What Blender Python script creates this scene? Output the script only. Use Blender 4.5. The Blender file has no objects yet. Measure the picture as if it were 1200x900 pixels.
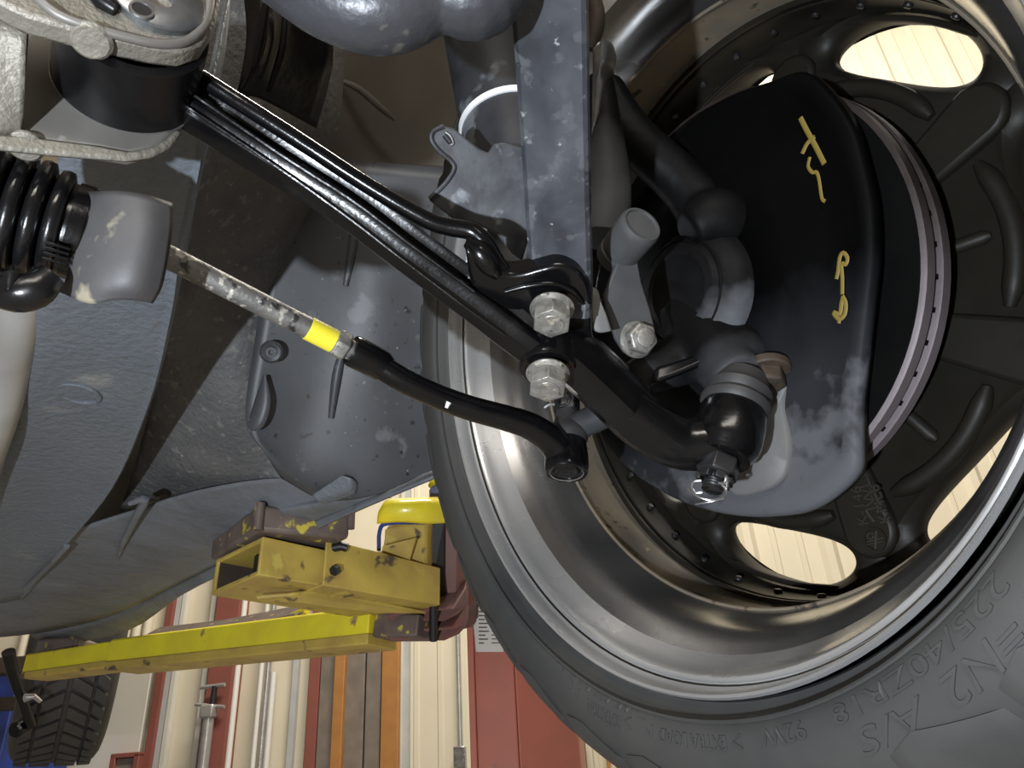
import bpy, bmesh, math, random
from mathutils import Vector, Matrix, noise as mnoise
random.seed(7)
sc = bpy.context.scene
COL = sc.collection
V = Vector

# ------------------------------------------------------------------ camera
F = 900.0                                   # focal length in pixels of the 1200x900 frame
CAM = V((0.0, 0.0, 1.50))                   # someone holding the camera under a raised car
UP = V((-.0584, -.8762, .478)).normalized() # world up seen from the camera (x right, y down, z forward)
_fw = (V((0, 0, 1)) - UP * UP.z).normalized()
_rt = _fw.cross(UP)
RT, FW = V((1, 0, 0)), V((0, 1, 0))         # world: to the right, away from the camera
def D(v):                                   # direction: camera axes -> world
    v = V(v); return V((_rt.dot(v), _fw.dot(v), UP.dot(v)))
def W(v): return CAM + D(v)
def P(px, py, d): return W(((px - 600) / F * d, (py - 450) / F * d, d))
def PH(px, py, h):                          # point on the ray at height h above the camera
    r = V(((px - 600) / F, (py - 450) / F, 1)); return W(r * (h / r.dot(UP)))
def RAY(px, py): return D(((px - 600) / F, (py - 450) / F, 1))
def PP(px, py, o, n):                       # ray meets the plane through o with normal n
    r = RAY(px, py); return CAM + r * ((o - CAM).dot(n) / r.dot(n))
cam = bpy.data.cameras.new('camera'); camo = bpy.data.objects.new('camera', cam); COL.objects.link(camo)
cam.sensor_fit = 'HORIZONTAL'; cam.sensor_width = 36; cam.lens = 36 * F / 1200; cam.clip_start = .01
R = Matrix((D((1, 0, 0)), D((0, -1, 0)), D((0, 0, -1)))).transposed()
camo.matrix_world = Matrix.Translation(CAM) @ R.to_4x4()
sc.camera = camo

# ------------------------------------------------------------------ light and exposure
wd = bpy.data.worlds.new('world'); sc.world = wd; wd.use_nodes = True
wd.node_tree.nodes['Background'].inputs[0].default_value = (1.0, .80, .58, 1)
wd.node_tree.nodes['Background'].inputs[1].default_value = .15
sc.view_settings.view_transform = 'Standard'; sc.view_settings.look = 'None'
sc.view_settings.exposure = 0.0; sc.view_settings.gamma = 1; sc.view_settings.use_curve_mapping = False
def light(name, kind, loc, power, col, size=.1, target=None, size_y=None):
    l = bpy.data.lights.new(name, kind); l.energy = power; l.color = col
    if kind == 'AREA':
        l.size = size
        if size_y: l.shape = 'RECTANGLE'; l.size_y = size_y
    else: l.shadow_soft_size = size
    o = bpy.data.objects.new(name, l); COL.objects.link(o); o.location = loc
    if target is not None: o.rotation_euler = (target - loc).to_track_quat('-Z', 'Y').to_euler()
    return o
KEY = W((-.24, .08, -.30))
light('hand_lamp', 'POINT', KEY, 40.0, (.84, .91, 1.0), .008)
light('shop_lamp', 'AREA', V((.2, 1.7, 5.6)), 215, (1, .93, .81), 1.8, V((.4, 3.4, 1.6)), .5)
light('shop_lamp', 'AREA', V((2.9, 1.2, 5.6)), 40, (1, .91, .77), 1.8, V((2.8, 2.9, 3.8)), .5)
light('shop_lamp', 'AREA', V((.1, -2.7, 2.9)), 62, (1, .93, .84), 2.2, V((.3, .8, 1.6)), .6)  # unseen lamp behind the camera, added for rim reflections and fill on the lift

# ------------------------------------------------------------------ materials
MATS = {}
def mk(name, col, rough=.5, metal=0., col2=None, nscale=30., namt=.5, speck=None, sscale=120., sth=.62, bump=None, coat=0., rvar=0., detail=6., spec=.5, extra=None):
    m = bpy.data.materials.new(name); m.use_nodes = True; nt = m.node_tree; b = nt.nodes['Principled BSDF']
    b.inputs['Roughness'].default_value = rough; b.inputs['Metallic'].default_value = metal
    b.inputs['Coat Weight'].default_value = coat; b.inputs['Coat Roughness'].default_value = .12
    b.inputs['Specular IOR Level'].default_value = spec
    tc = nt.nodes.new('ShaderNodeTexCoord')
    def noise(s, det=detail, dist=0.):
        n = nt.nodes.new('ShaderNodeTexNoise'); n.inputs['Scale'].default_value = s; n.inputs['Detail'].default_value = det
        n.inputs['Distortion'].default_value = dist
        nt.links.new(tc.outputs['Object'], n.inputs['Vector']); return n.outputs['Fac']
    def ramp(f, a, z):
        r = nt.nodes.new('ShaderNodeMapRange'); r.inputs[1].default_value = a; r.inputs[2].default_value = z
        nt.links.new(f, r.inputs[0]); return r.outputs[0]
    def mix(f, a, c):
        x = nt.nodes.new('ShaderNodeMix'); x.data_type = 'RGBA'; nt.links.new(f, x.inputs[0])
        for s, v in ((6, a), (7, c)):
            if isinstance(v, tuple): x.inputs[s].default_value = (*v, 1)
            else: nt.links.new(v, x.inputs[s])
        return x.outputs[2]
    c = tuple(col)
    if col2: c = mix(ramp(noise(nscale, dist=.4), .5 - .28 * namt - .02, .5 + .28 * namt + .02), c, tuple(col2))
    for (sc_, ss, st) in ([(speck, sscale, sth)] if speck else []) + (extra or []):
        c = mix(ramp(noise(ss, 4), st, st + .06), c, tuple(sc_))
    if isinstance(c, tuple): b.inputs['Base Color'].default_value = (*c, 1)
    else: nt.links.new(c, b.inputs['Base Color'])
    if rvar: nt.links.new(ramp(noise(nscale * 1.7), .3, .7), (lambda r: (setattr(r.inputs[3], 'default_value', max(.02, rough - rvar)), setattr(r.inputs[4], 'default_value', min(1, rough + rvar)), nt.links.new(r.outputs[0], b.inputs['Roughness']), r.inputs[0])[3])(nt.nodes.new('ShaderNodeMapRange')))
    if bump:
        bn = nt.nodes.new('ShaderNodeBump'); bn.inputs['Strength'].default_value = bump[1]; bn.inputs['Distance'].default_value = bump[2] if len(bump) > 2 else .001
        nt.links.new(noise(bump[0], 3), bn.inputs['Height']); nt.links.new(bn.outputs[0], b.inputs['Normal'])
    MATS[name] = m; return m
mk('black_gloss', (.0035, .0035, .004), .22, 0, coat=.22, bump=(500, .2, .0005), rvar=.08, spec=.35)
mk('black_satin', (.004, .004, .0045), .34, 0, bump=(300, .15, .0005), rvar=.1, spec=.35)
mk('rubber', (.022, .022, .024), .55, col2=(.034, .033, .033), nscale=25, bump=(400, .15, .0004))
mk('tyre', (.033, .034, .034), .62, col2=(.050, .049, .046), nscale=14, bump=(600, .12, .0004))
mk('boot_rubber', (.005, .005, .0055), .24, bump=(220, .3, .0006), rvar=.1)
mk('rim_metal', (.23, .23, .23), .25, .88, col2=(.30, .295, .29), nscale=9, rvar=.06, detail=1.5)
mk('rim_polish', (.58, .58, .58), .28, .75, col2=(.66, .66, .65), nscale=12, rvar=.05, detail=1.5)
mk('rim_dirty', (.17, .15, .12), .6, .3, col2=(.24, .19, .13), nscale=30, bump=(150, .4, .001), extra=[((.05, .045, .04), 60, .62), ((.42, .34, .22), 55, .66)])
mk('wheel_bronze', (.010, .009, .0065), .5, .0, col2=(.015, .013, .0095), nscale=18, bump=(350, .15, .0005), spec=.22)

mk('rotor', (.022, .016, .014), .55, .2, col2=(.035, .026, .024), nscale=60, bump=(260, .3, .0005))
mk('rotor_dark', (.0015, .0015, .0016), .6, .0, col2=(.003, .003, .003), nscale=30, spec=.08)
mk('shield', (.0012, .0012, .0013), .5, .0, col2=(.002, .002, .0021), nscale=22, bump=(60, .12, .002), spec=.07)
def dust(m, col, z0, z1, nz=.035, ns=22, seam=None):
    """shade painted into the colour: paler raggedly below local height z0, fully at z1"""
    nt = m.node_tree; b = nt.nodes['Principled BSDF']; old = b.inputs['Base Color'].links[0].from_socket
    tc = nt.nodes.new('ShaderNodeTexCoord'); sp_ = nt.nodes.new('ShaderNodeSeparateXYZ'); nt.links.new(tc.outputs['Object'], sp_.inputs[0])
    n = nt.nodes.new('ShaderNodeTexNoise'); n.inputs['Scale'].default_value = ns; n.inputs['Detail'].default_value = 5; nt.links.new(tc.outputs['Object'], n.inputs['Vector'])
    a = nt.nodes.new('ShaderNodeMath'); a.operation = 'MULTIPLY_ADD'; a.inputs[1].default_value = nz * 2; nt.links.new(n.outputs['Fac'], a.inputs[0]); nt.links.new(sp_.outputs[2], a.inputs[2])
    r_ = nt.nodes.new('ShaderNodeMapRange'); r_.inputs[1].default_value = z0 + nz; r_.inputs[2].default_value = z1 + nz; nt.links.new(a.outputs[0], r_.inputs[0])
    x = nt.nodes.new('ShaderNodeMix'); x.data_type = 'RGBA'; nt.links.new(r_.outputs[0], x.inputs[0]); nt.links.new(old, x.inputs[6]); x.inputs[7].default_value = (*col, 1); nt.links.new(x.outputs[2], b.inputs['Base Color'])
dust(MATS['shield'], (.020, .021, .024), -.035, -.09, .03); dust(MATS['shield'], (.085, .088, .095), -.095, -.125, .07, 55)  # shadow on the upper shield is painted in; the lit lower part is paler
mk('shield_bare', (.115, .115, .113), .6, .1, col2=(.15, .15, .147), nscale=40, bump=(300, .2, .0006), extra=[((.13, .13, .13), 60, .64)])
mk('knuckle', (.0015, .0015, .0017), .55, .0, col2=(.004, .004, .0042), nscale=30, bump=(120, .3, .001), spec=.12)
mk('hub', (.003, .003, .0033), .55, .0, col2=(.007, .007, .0075), nscale=30, bump=(160, .3, .001), spec=.15)
dust(MATS['rotor'], (.15, .125, .132), -.02, -.09, .02, 60)  # lower rotor edge coloured paler for the light it catches
dust(MATS['hub'], (.10, .105, .115), -.006, -.030, .022, 40)  # lit lower part of the hub put into its colour
dust(MATS['knuckle'], (.075, .078, .084), -.035, -.09, .03)  # dark upper knuckle is shade put into the colour
mk('dark_steel', (.030, .033, .040), .42, .2, col2=(.075, .080, .094), nscale=35, bump=(200, .12, .0005), extra=[((.085, .09, .10), 95, .56), ((.15, .16, .17), 120, .65), ((.30, .31, .31), 210, .69)], rvar=.1)
mk('grey_steel', (.070, .074, .082), .45, .2, col2=(.025, .026, .030), nscale=55, bump=(200, .2, .0006), extra=[((.17, .18, .195), 50, .62), ((.02, .02, .022), 70, .66)])
mk('bolt', (.18, .175, .16), .45, .5, col2=(.32, .31, .28), nscale=150, bump=(420, .5, .0008), extra=[((.09, .08, .065), 260, .62), ((.52, .48, .39), 190, .62), ((.24, .17, .07), 110, .70)])
mk('nut_black', (.035, .035, .037), .4, .6, bump=(300, .2, .0004))
mk('steel_bright', (.42, .42, .43), .3, .9, rvar=.1)
mk('cast_alu', (.20, .185, .155), .55, .35, col2=(.25, .23, .19), nscale=40, bump=(330, .75, .0012), extra=[((.14, .125, .10), 35, .66)])
mk('alu_plate', (.17, .16, .145), .5, .4, col2=(.22, .21, .19), nscale=25, bump=(200, .15, .0005), extra=[((.35, .34, .32), 70, .70)])
mk('washer', (.20, .21, .22), .35, .85, col2=(.30, .31, .32), nscale=70, bump=(300, .1, .0005))
mk('rod', (.14, .135, .13), .5, .55, col2=(.20, .195, .18), nscale=90, bump=(300, .5, .0008), extra=[((.04, .04, .04), 120, .58), ((.50, .48, .42), 190, .57)])
mk('yellow_tape', (.78, .66, .03), .45, col2=(.72, .62, .05), nscale=60, bump=(80, .15, .001))
mk('yellow_vinyl', (.80, .66, .02), .3, coat=.3, col2=(.85, .72, .05), nscale=25, bump=(28, .6, .004))
mk('yellow_paint', (.62, .52, .04), .5, col2=(.46, .35, .06), nscale=14, namt=.8, bump=(120, .3, .001), extra=[((.12, .09, .06), 40, .66), ((.30, .22, .08), 25, .60)])
mk('yellow_fresh', (.84, .74, .03), .5, col2=(.70, .59, .04), nscale=16, bump=(150, .3, .001), extra=[((.28, .19, .09), 30, .66)])
mk('yellow_worn', (.52, .39, .08), .5, col2=(.40, .28, .07), nscale=22, bump=(120, .3, .001), extra=[((.10, .075, .05), 35, .63), ((.55, .44, .10), 30, .64)])
mk('rusty_steel', (.12, .09, .08), .55, .2, col2=(.18, .14, .12), nscale=30, bump=(140, .3, .001), extra=[((.55, .46, .06), 55, .60)])
mk('rusty_bore', (.035, .024, .018), .7, col2=(.05, .035, .026), nscale=30)
mk('red_steel', (.50, .15, .105), .5, col2=(.40, .14, .10), nscale=12, namt=.8, bump=(90, .12, .001), extra=[((.20, .13, .12), 25, .68)])
mk('lift_red', (.22, .085, .07), .5, .1, col2=(.16, .10, .09), nscale=20, bump=(90, .2, .001))
mk('dark_box', (.06, .055, .05), .5)
mk('rail', (.125, .145, .168), .5, .05, col2=(.145, .162, .184), nscale=14, bump=(130, .8, .003), extra=[((.24, .245, .24), 9, .66)])
mk('underseal', (.085, .088, .092), .62, .05, col2=(.125, .125, .125), nscale=16, bump=(150, .8, .003), extra=[((.17, .168, .16), 70, .60), ((.25, .245, .23), 130, .67)])
mk('liner', (.038, .039, .042), .45, .0, col2=(.072, .079, .090), nscale=11, namt=1.1, bump=(60, .15, .001), extra=[((.105, .11, .12), 26, .62), ((.018, .018, .018), 80, .65), ((.26, .27, .28), 150, .70)])
mk('fender', (.09, .082, .07), .5, .05, col2=(.12, .11, .095), nscale=9, bump=(50, .1, .001))
mk('floorpan', (.165, .178, .198), .55, .05, col2=(.12, .128, .142), nscale=8, bump=(28, .5, .012), extra=[((.17, .165, .15), 14, .64)])
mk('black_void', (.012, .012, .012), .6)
mk('crinkle', (.007, .007, .007), .42, bump=(45, .5, .004), spec=.25)
mk('heat_shield', (.058, .057, .059), .55, .1, col2=(.075, .073, .074), nscale=35, bump=(150, .25, .0008), extra=[((.30, .27, .20), 30, .64), ((.40, .40, .40), 300, .73)])
mk('blob', (.042, .044, .05), .38, .2, col2=(.062, .064, .072), nscale=18, bump=(180, .45, .001), extra=[((.13, .125, .11), 60, .66)])
mk('white_pipe', (.38, .375, .355), .4, .3, col2=(.46, .455, .44), nscale=20)
mk('zip_tie', (.75, .77, .78), .45)
mk('strut', (.018, .020, .025), .4, .1, col2=(.03, .034, .041), nscale=30, bump=(150, .1, .0005), extra=[((.11, .125, .14), 28, .62)])
mk('link_grey', (.05, .051, .052), .65, .0, col2=(.068, .069, .07), nscale=40, bump=(200, .15, .0005), spec=.3)
mk('cast_letter', (.028, .025, .018), .45, spec=.35)  # paler than the bronze: shading of the raised letters put into colour
mk('red_trace', (.33, .09, .06), .6)
mk('paint_mark', (.18, .13, .022), .6)
mk('brown_rust', (.028, .019, .012), .7, .0, col2=(.05, .034, .022), nscale=90, bump=(250, .4, .001))
mk('cream_wall', (.74, .68, .54), .55, col2=(.70, .64, .50), nscale=5)
mk('white_panel', (.68, .66, .58), .6, col2=(.64, .62, .55), nscale=6)
mk('trim_grey', (.44, .46, .46), .5, col2=(.52, .53, .52), nscale=8)
mk('post_red', (.27, .085, .065), .55, col2=(.24, .08, .06), nscale=10)
mk('wood_grey', (.24, .20, .165), .65, col2=(.17, .145, .12), nscale=13)
mk('wood_orange', (.45, .21, .06), .55, col2=(.38, .17, .05), nscale=12)
mk('pipe_grey', (.45, .44, .43), .35, .6, col2=(.55, .54, .53), nscale=20)
mk('pipe_white', (.75, .74, .70), .4)
mk('sticker', (.66, .63, .57), .55)
mk('print_dark', (.10, .09, .085), .6)
mk('blue_plastic', (.02, .05, .28), .5, col2=(.015, .03, .12), nscale=6)
mk('blue_grey', (.16, .18, .30), .5)
mk('concrete', (.32, .30, .27), .8, col2=(.26, .245, .22), nscale=4)

# ------------------------------------------------------------------ mesh helpers
def cr(pts, n):
    """Catmull-Rom through points (Vectors or lists of floats)."""
    if n <= 1 or len(pts) < 3: 
        if n <= 1: return list(pts)
    out = []; q = [2 * pts[0] - pts[1]] + list(pts) + [2 * pts[-1] - pts[-2]]
    for i in range(1, len(q) - 2):
        a, b, c, d = q[i - 1], q[i], q[i + 1], q[i + 2]
        for k in range(n):
            t = k / n
            out.append(.5 * (2 * b + (c - a) * t + (2 * a - 5 * b + 4 * c - d) * t * t + (3 * b - a - 3 * c + d) * t ** 3))
    out.append(pts[-1]); return out
class MB:
    def __init__(s): s.v = []; s.f = []
    def add(s, vs, fs):
        o = len(s.v); s.v += [V(x) for x in vs]; s.f += [tuple(i + o for i in f) for f in fs]; return s
    def rings(s, rs, closed=True, caps=True, loop=False):
        n = len(rs[0]); vs = [p for r in rs for p in r]; fs = []
        m = len(rs)
        for i in range(m if loop else m - 1):
            for j in range(n if closed else n - 1):
                a, b = i * n + j, i * n + (j + 1) % n; c, d = ((i + 1) % m) * n + (j + 1) % n, ((i + 1) % m) * n + j
                fs.append((a, b, c, d))
        if caps and not loop and closed: fs += [tuple(range(n))[::-1], tuple(range((m - 1) * n, m * n))]
        return s.add(vs, fs)
    def tube(s, pts, rad, seg=14, caps=True, sm=1, flat=None, ref=None):
        """round (or flattened) tube; rad scalar or list; flat = (k, ref) squashes along ref."""
        if not isinstance(rad, (list, tuple)): rad = [rad] * len(pts)
        if sm > 1: pts = cr(pts, sm); rad = [x for x in cr(list(map(float, rad)), sm)]
        T = [(pts[min(i + 1, len(pts) - 1)] - pts[max(i - 1, 0)]).normalized() for i in range(len(pts))]
        u = ref or V((.31, .57, .76)); u = (u - T[0] * u.dot(T[0])).normalized(); rs = []
        for p, t, r in zip(pts, T, rad):
            u = (u - t * u.dot(t)).normalized(); w = t.cross(u); k = flat or 1
            rs.append([p + r * (math.cos(a) * u * k + math.sin(a) * w) for a in [2 * math.pi * j / seg for j in range(seg)]])
        return s.rings(rs, caps=caps)
    def sweep(s, pts, prof, upf, sm=1, scale=None, caps=True):
        """closed profile [(x,y)] swept; upf(p,t) gives the y axis; x axis = t x y."""
        if scale is None: scale = [1.] * len(pts)
        if sm > 1: pts = cr(pts, sm); scale = cr(scale, sm)
        rs = []
        for i, p in enumerate(pts):
            t = (pts[min(i + 1, len(pts) - 1)] - pts[max(i - 1, 0)]).normalized()
            y = upf(p, t); y = (y - t * y.dot(t)).normalized(); x = t.cross(y)
            rs.append([p + scale[i] * (a * x + b * y) for a, b in prof])
        return s.rings(rs, caps=caps)
    def lathe(s, prof, O, A, seg=48, X=None, closed=False, a0=0, a1=360):
        A = A.normalized(); X = X or (V((.3, .5, .8)) if abs(A.dot(V((.3, .5, .8)))) < .9 else V((1, 0, 0)))
        X = (X - A * X.dot(A)).normalized(); Y = A.cross(X); full = abs(a1 - a0) >= 359.9
        k = seg if full else seg + 1
        rs = [[O + A * z + r * (math.cos(t) * X + math.sin(t) * Y) for z, r in prof] for t in [math.radians(a0 + (a1 - a0) * i / seg) for i in range(k)]]
        return s.rings(rs, closed=closed, caps=False, loop=full)
    def disc(s, O, A, r, h, seg=32, bev=0):
        p = [(0, .00001), (0, r - bev), (bev, r), (h - bev, r), (h, r - bev), (h, .00001)] if bev else [(0, .00001), (0, r), (h, r), (h, .00001)]
        return s.lathe(p, O, A, seg)
    def prism(s, pts, h):
        n = len(pts); return s.add(list(pts) + [p + h for p in pts], [tuple(range(n))[::-1], tuple(range(n, 2 * n))] + [(i, (i + 1) % n, n + (i + 1) % n, n + i) for i in range(n)])
    def box(s, c, x, y, z):
        q = [c + a * x + b * y + e * z for e in (-1, 1) for a, b in ((-1, -1), (1, -1), (1, 1), (-1, 1))]
        return s.add(q, [(3, 2, 1, 0), (4, 5, 6, 7), (0, 1, 5, 4), (1, 2, 6, 5), (2, 3, 7, 6), (3, 0, 4, 7)])
    def hexa(s, O, A, r, h, X=None, n=6, bev=.12):
        A = A.normalized(); X = X or V((.3, .5, .8)); X = (X - A * X.dot(A)).normalized(); Y = A.cross(X); rs = []
        for z, k in ((0, .94), (h * bev, 1), (h * (1 - bev), 1), (h, .86)):
            rs.append([O + A * z + r * k * (math.cos(t) * X + math.sin(t) * Y) for t in [2 * math.pi * i / n for i in range(n)]])
        return s.rings(rs)
    def patch(s, grid, sub=4):
        g = [cr(row, sub) for row in grid]; cols = [cr([r[j] for r in g], sub) for j in range(len(g[0]))]
        return s.rings([list(c) for c in cols], closed=False, caps=False)
def origin(o):
    while o.parent: o = o.parent
    return V(o.location)
def obj(name, mb, mat, parent=None, bev=0, smooth=40, solid=0, sub=0, remesh=0, loc=None, keepflat=False):
    me = bpy.data.meshes.new(name)
    if loc is None: loc = V((0, 0, 0))
    off = origin(parent) if parent else V(loc)
    me.from_pydata([v - off for v in mb.v], [], mb.f)
    bm = bmesh.new(); bm.from_mesh(me); bmesh.ops.remove_doubles(bm, verts=bm.verts, dist=1e-6)
    bmesh.ops.recalc_face_normals(bm, faces=bm.faces); bm.to_mesh(me); bm.free()
    if smooth: 
        me.polygons.foreach_set('use_smooth', [True] * len(me.polygons)); me.set_sharp_from_angle(angle=math.radians(smooth))
    o = bpy.data.objects.new(name, me); COL.objects.link(o); me.materials.append(MATS[mat])
    if parent: o.parent = parent
    else: o.location = loc
    if solid: m = o.modifiers.new('solid', 'SOLIDIFY'); m.thickness = solid; m.offset = 0
    if remesh:
        m = o.modifiers.new('remesh', 'REMESH'); m.mode = 'VOXEL'; m.voxel_size = remesh; m.use_smooth_shade = True
        m = o.modifiers.new('smooth', 'SMOOTH'); m.factor = .5; m.iterations = 6
    if bev: m = o.modifiers.new('bevel', 'BEVEL'); m.width = bev; m.segments = 2; m.limit_method = 'ANGLE'; m.angle_limit = math.radians(35)
    if sub: m = o.modifiers.new('sub', 'SUBSURF'); m.levels = m.render_levels = sub
    return o
def tag(o, label, cat, group=None, kind=None):
    if label: o['label'] = label
    if cat: o['category'] = cat
    if group: o['group'] = group
    if kind: o['kind'] = kind
    return o
def thing(name, loc, label, cat, group=None):
    o = bpy.data.objects.new(name, None); o.empty_display_size = .05; COL.objects.link(o); o.location = loc
    return tag(o, label, cat, group)
def copy_part(src, parent, mw):              # shares mesh data; mw places it in the parent's frame
    o = src.copy(); COL.objects.link(o); o.parent = parent; o.matrix_local = mw; return o
def text_mesh(txt, size, depth):
    cu = bpy.data.curves.new('t', 'FONT'); cu.body = txt; cu.size = size; cu.extrude = depth; cu.resolution_u = 3; cu.align_x = 'LEFT'
    t = bpy.data.objects.new('t', cu); COL.objects.link(t); bpy.context.view_layer.update()
    me = bpy.data.meshes.new_from_object(t.evaluated_get(bpy.context.evaluated_depsgraph_get()))
    vs = [v.co.copy() for v in me.vertices]; fs = [tuple(p.vertices) for p in me.polygons]
    bpy.data.objects.remove(t); bpy.data.curves.remove(cu); bpy.data.meshes.remove(me); return vs, fs
ZUP = V((0, 0, 1))
LA = D((.54, -.494, -.84)).normalized()   # the car's length axis, pointing to its front
LA = V((LA.x, LA.y, 0)).normalized()

# wheel frame
WC = V((.0769, -.0627, .4856)); WN = V((.8425, .043, .537)).normalized()
E2 = V((0, 1, 0)); E2 = (E2 - WN * WN.dot(E2)).normalized(); E1 = E2.cross(WN)
wO, wN, w1, w2 = W(WC), D(WN), D(E1), D(E2)
def WP(r, th, z):
    t = math.radians(th); return wO + wN * z + r * (math.cos(t) * w1 + math.sin(t) * w2)
def WX(px, py, z): return PP(px, py, wO + wN * z, wN)
def wlathe(mb, prof, seg=96, closed=False): return mb.lathe(prof, wO, wN, seg, X=w1, closed=closed)
#@@SETTING

# ------------------------------------------------------------------ setting: shop wall and floor
wa = math.radians(10); NW = V((-math.sin(wa), -math.cos(wa), 0)); HW = V((math.cos(wa), -math.sin(wa), 0))   # wall faces the camera
WO = V((0, 0, 0)) - NW * 3.5
def wh(px, py=800, off=0): return (PP(px, py, WO + NW * off, NW) - WO).dot(HW)
def wz(px, py, off=0): return PP(px, py, WO + NW * off, NW).z
def wp(h, z, off=0): return WO + HW * h + ZUP * z + NW * off
def wbox(mb, h0, h1, z0, z1, o0, o1): return mb.box(wp((h0 + h1) / 2, (z0 + z1) / 2, (o0 + o1) / 2), HW * (h1 - h0) / 2, ZUP * (z1 - z0) / 2, NW * (o1 - o0) / 2)
wall = tag(obj('wall_back', wbox(MB(), -6, 7, 0, 8.0, -.06, 0), 'cream_wall'), None, None, None, 'structure')
floor = MB().box(V((0, .5, -.05)), V((7, 0, 0)), V((0, 5, 0)), V((0, 0, .05)))
tag(obj('floor', floor, 'concrete'), None, None, None, 'structure')
def rib(w, t): 
    m = MB(); b = [wp(-w / 2, 0, .0), wp(-w / 2 + t, 0, t), wp(w / 2 - t, 0, t), wp(w / 2, 0, 0)]
    return m.prism(b, ZUP * 8.0)
x = -1.25; k = 0; first = None
base = wp(0, 0, 0)
while x < 6:                                  # trapezoid ribs of the sheet cladding, wide rib then two narrow ones
    if x < .95 or x > 1.2:
        w, t = (.075, .022) if k % 3 == 0 else (.03, .006)
        key = 'wide' if k % 3 == 0 else 'thin'
        if key not in MATS:
            MATS[key] = obj('wall_rib', rib(w, t), 'cream_wall', wall); o = MATS[key]
        else: o = MATS[key].copy(); COL.objects.link(o)
        o.location = HW * x
    x += .11; k += 1
def trim(n, a, b, mat, depth, z0=0., z1=7.9, py=800, off=0.):
    h0, h1 = wh(a, py, off + depth), wh(b, py, off + depth); return tag(obj('trim_%d' % n, wbox(MB(), h0, h1, z0, z1, off, off + depth), mat, bev=.004), None, None, None, 'structure')
trim(1, 181, 190, 'post_red', .05); trim(2, 191, 199, 'trim_grey', .03); trim(3, 235, 241, 'white_panel', .05)
post = trim(4, 242, 271, 'post_red', .09); trim(5, 341, 348, 'trim_grey', .03); trim(6, 361, 374, 'post_red', .06)
trim(7, 467, 472, 'white_panel', .04); trim(8, 472, 479, 'trim_grey', .03); trim(9, 199, 205, 'white_panel', .035)
# flat office-like panel with a red trimmed window at the far left, and ribbed sheet above it
m = MB(); wbox(m, wh(20), wh(180), 0, wz(160, 784), .0, .03); 
pan = tag(obj('trim_10', m, 'white_panel', bev=.004), None, None, None, 'structure')
h = wh(20)
while h < wh(176):
    m = MB(); m.tube([wp(h, wz(160, 784), .015), wp(h, 4.5, .015)], .022, 10); o = obj('wall_rib', m, 'cream_wall', wall); h += .058
wb = thing('wall_cabinet', wp(wh(160, 890), wz(160, 896), .03), 'small tan box with a red frame low on the white wall panel', 'box')
m = MB(); zt = wz(160, 888, .03)
wbox(m, wh(147, 890), wh(172, 890), zt - .3, zt, .03, .07); obj('box_body', m, 'wood_grey', wb, bev=.004)
m = MB()
for a, b, c, d in ((143, 149, zt - .3, zt + .014), (170, 176, zt - .3, zt + .014)): wbox(m, wh(a, 890), wh(b, 890), c, d, .03, .085)
wbox(m, wh(143, 890), wh(176, 890), zt, zt + .02, .03, .085); obj('red_frame', m, 'post_red', wb, bev=.003)
def leaner(name, a, b, mat, depth, ztop, label, cat, off=.03, group=None):
    h0, h1 = wh(a, 800, off + depth), wh(b, 800, off + depth); loc = wp((h0 + h1) / 2, 0, off)
    return tag(obj(name, wbox(MB(), h0, h1, 0, ztop, off, off + depth), mat, bev=.003, loc=loc), label, cat, group)
leaner('timber_board', 375, 392, 'wood_grey', .03, 2.6, 'pale grey timber board against the wall, right of the thin red post', 'board', .03, 'boards leaning on the shop wall')
leaner('timber_board', 391, 403, 'wood_orange', .03, 2.6, 'narrow orange-brown timber board between two grey boards', 'board', .06, 'boards leaning on the shop wall')
bd = leaner('timber_board', 402, 427, 'wood_grey', .03, 2.5, 'dark grey weathered board left of the slit between boards', 'board', .03, 'boards leaning on the shop wall')
leaner('timber_board', 429, 446, 'wood_grey', .035, 2.6, 'dark grey weathered board right of the slit between boards', 'board', .03, 'boards leaning on the shop wall')
leaner('timber_board', 447, 467, 'wood_orange', .03, 2.7, 'wide orange-brown timber board beside the cream wall sheet', 'board', .05, 'boards leaning on the shop wall')
def pole(px, wpx, mat, ytop, name, label, cat, off=.06):
    h0 = wh(px, 800, off); r = (wh(px + wpx / 2) - wh(px - wpx / 2)) / 2; z = wz(px, ytop, off) if ytop else 3.6
    return tag(obj(name, MB().tube([wp(h0, 0, off), wp(h0, z, off)], r, 14), mat, loc=wp(h0, 0, off)), label, cat, 'pipes standing against the shop wall')
pole(277, 6, 'pipe_white', 700, 'metal_pipe', 'thin white pipe standing against the wide red wall post', 'pipe')
pole(305, 5, 'pipe_white', 640, 'metal_pipe', 'leftmost of the two slim grey-white pipes on the pale wall sheet', 'pipe')
pole(313, 6, 'pipe_grey', 640, 'metal_pipe', 'grey metal pipe just left of the short white pipe', 'pipe')
pole(320, 6, 'pipe_white', 788, 'metal_pipe', 'short white pipe whose top end shows below the yellow lift arm', 'pipe')
cd = thing('wall_conduit', wp(wh(540), 0, .03), 'grey-white conduit with a clip on the cream wall beside the red lift column', 'conduit')
obj('conduit_pipe', MB().tube([wp(wh(540), .2, .03), wp(wh(540), 3.2, .03)], .011, 12), 'pipe_grey', cd)
m = MB(); z = wz(540, 884, .03); wbox(m, wh(533), wh(546), z - .05, z + .03, .0, .05); obj('conduit_clip', m, 'steel_bright', cd, bev=.004)
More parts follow.
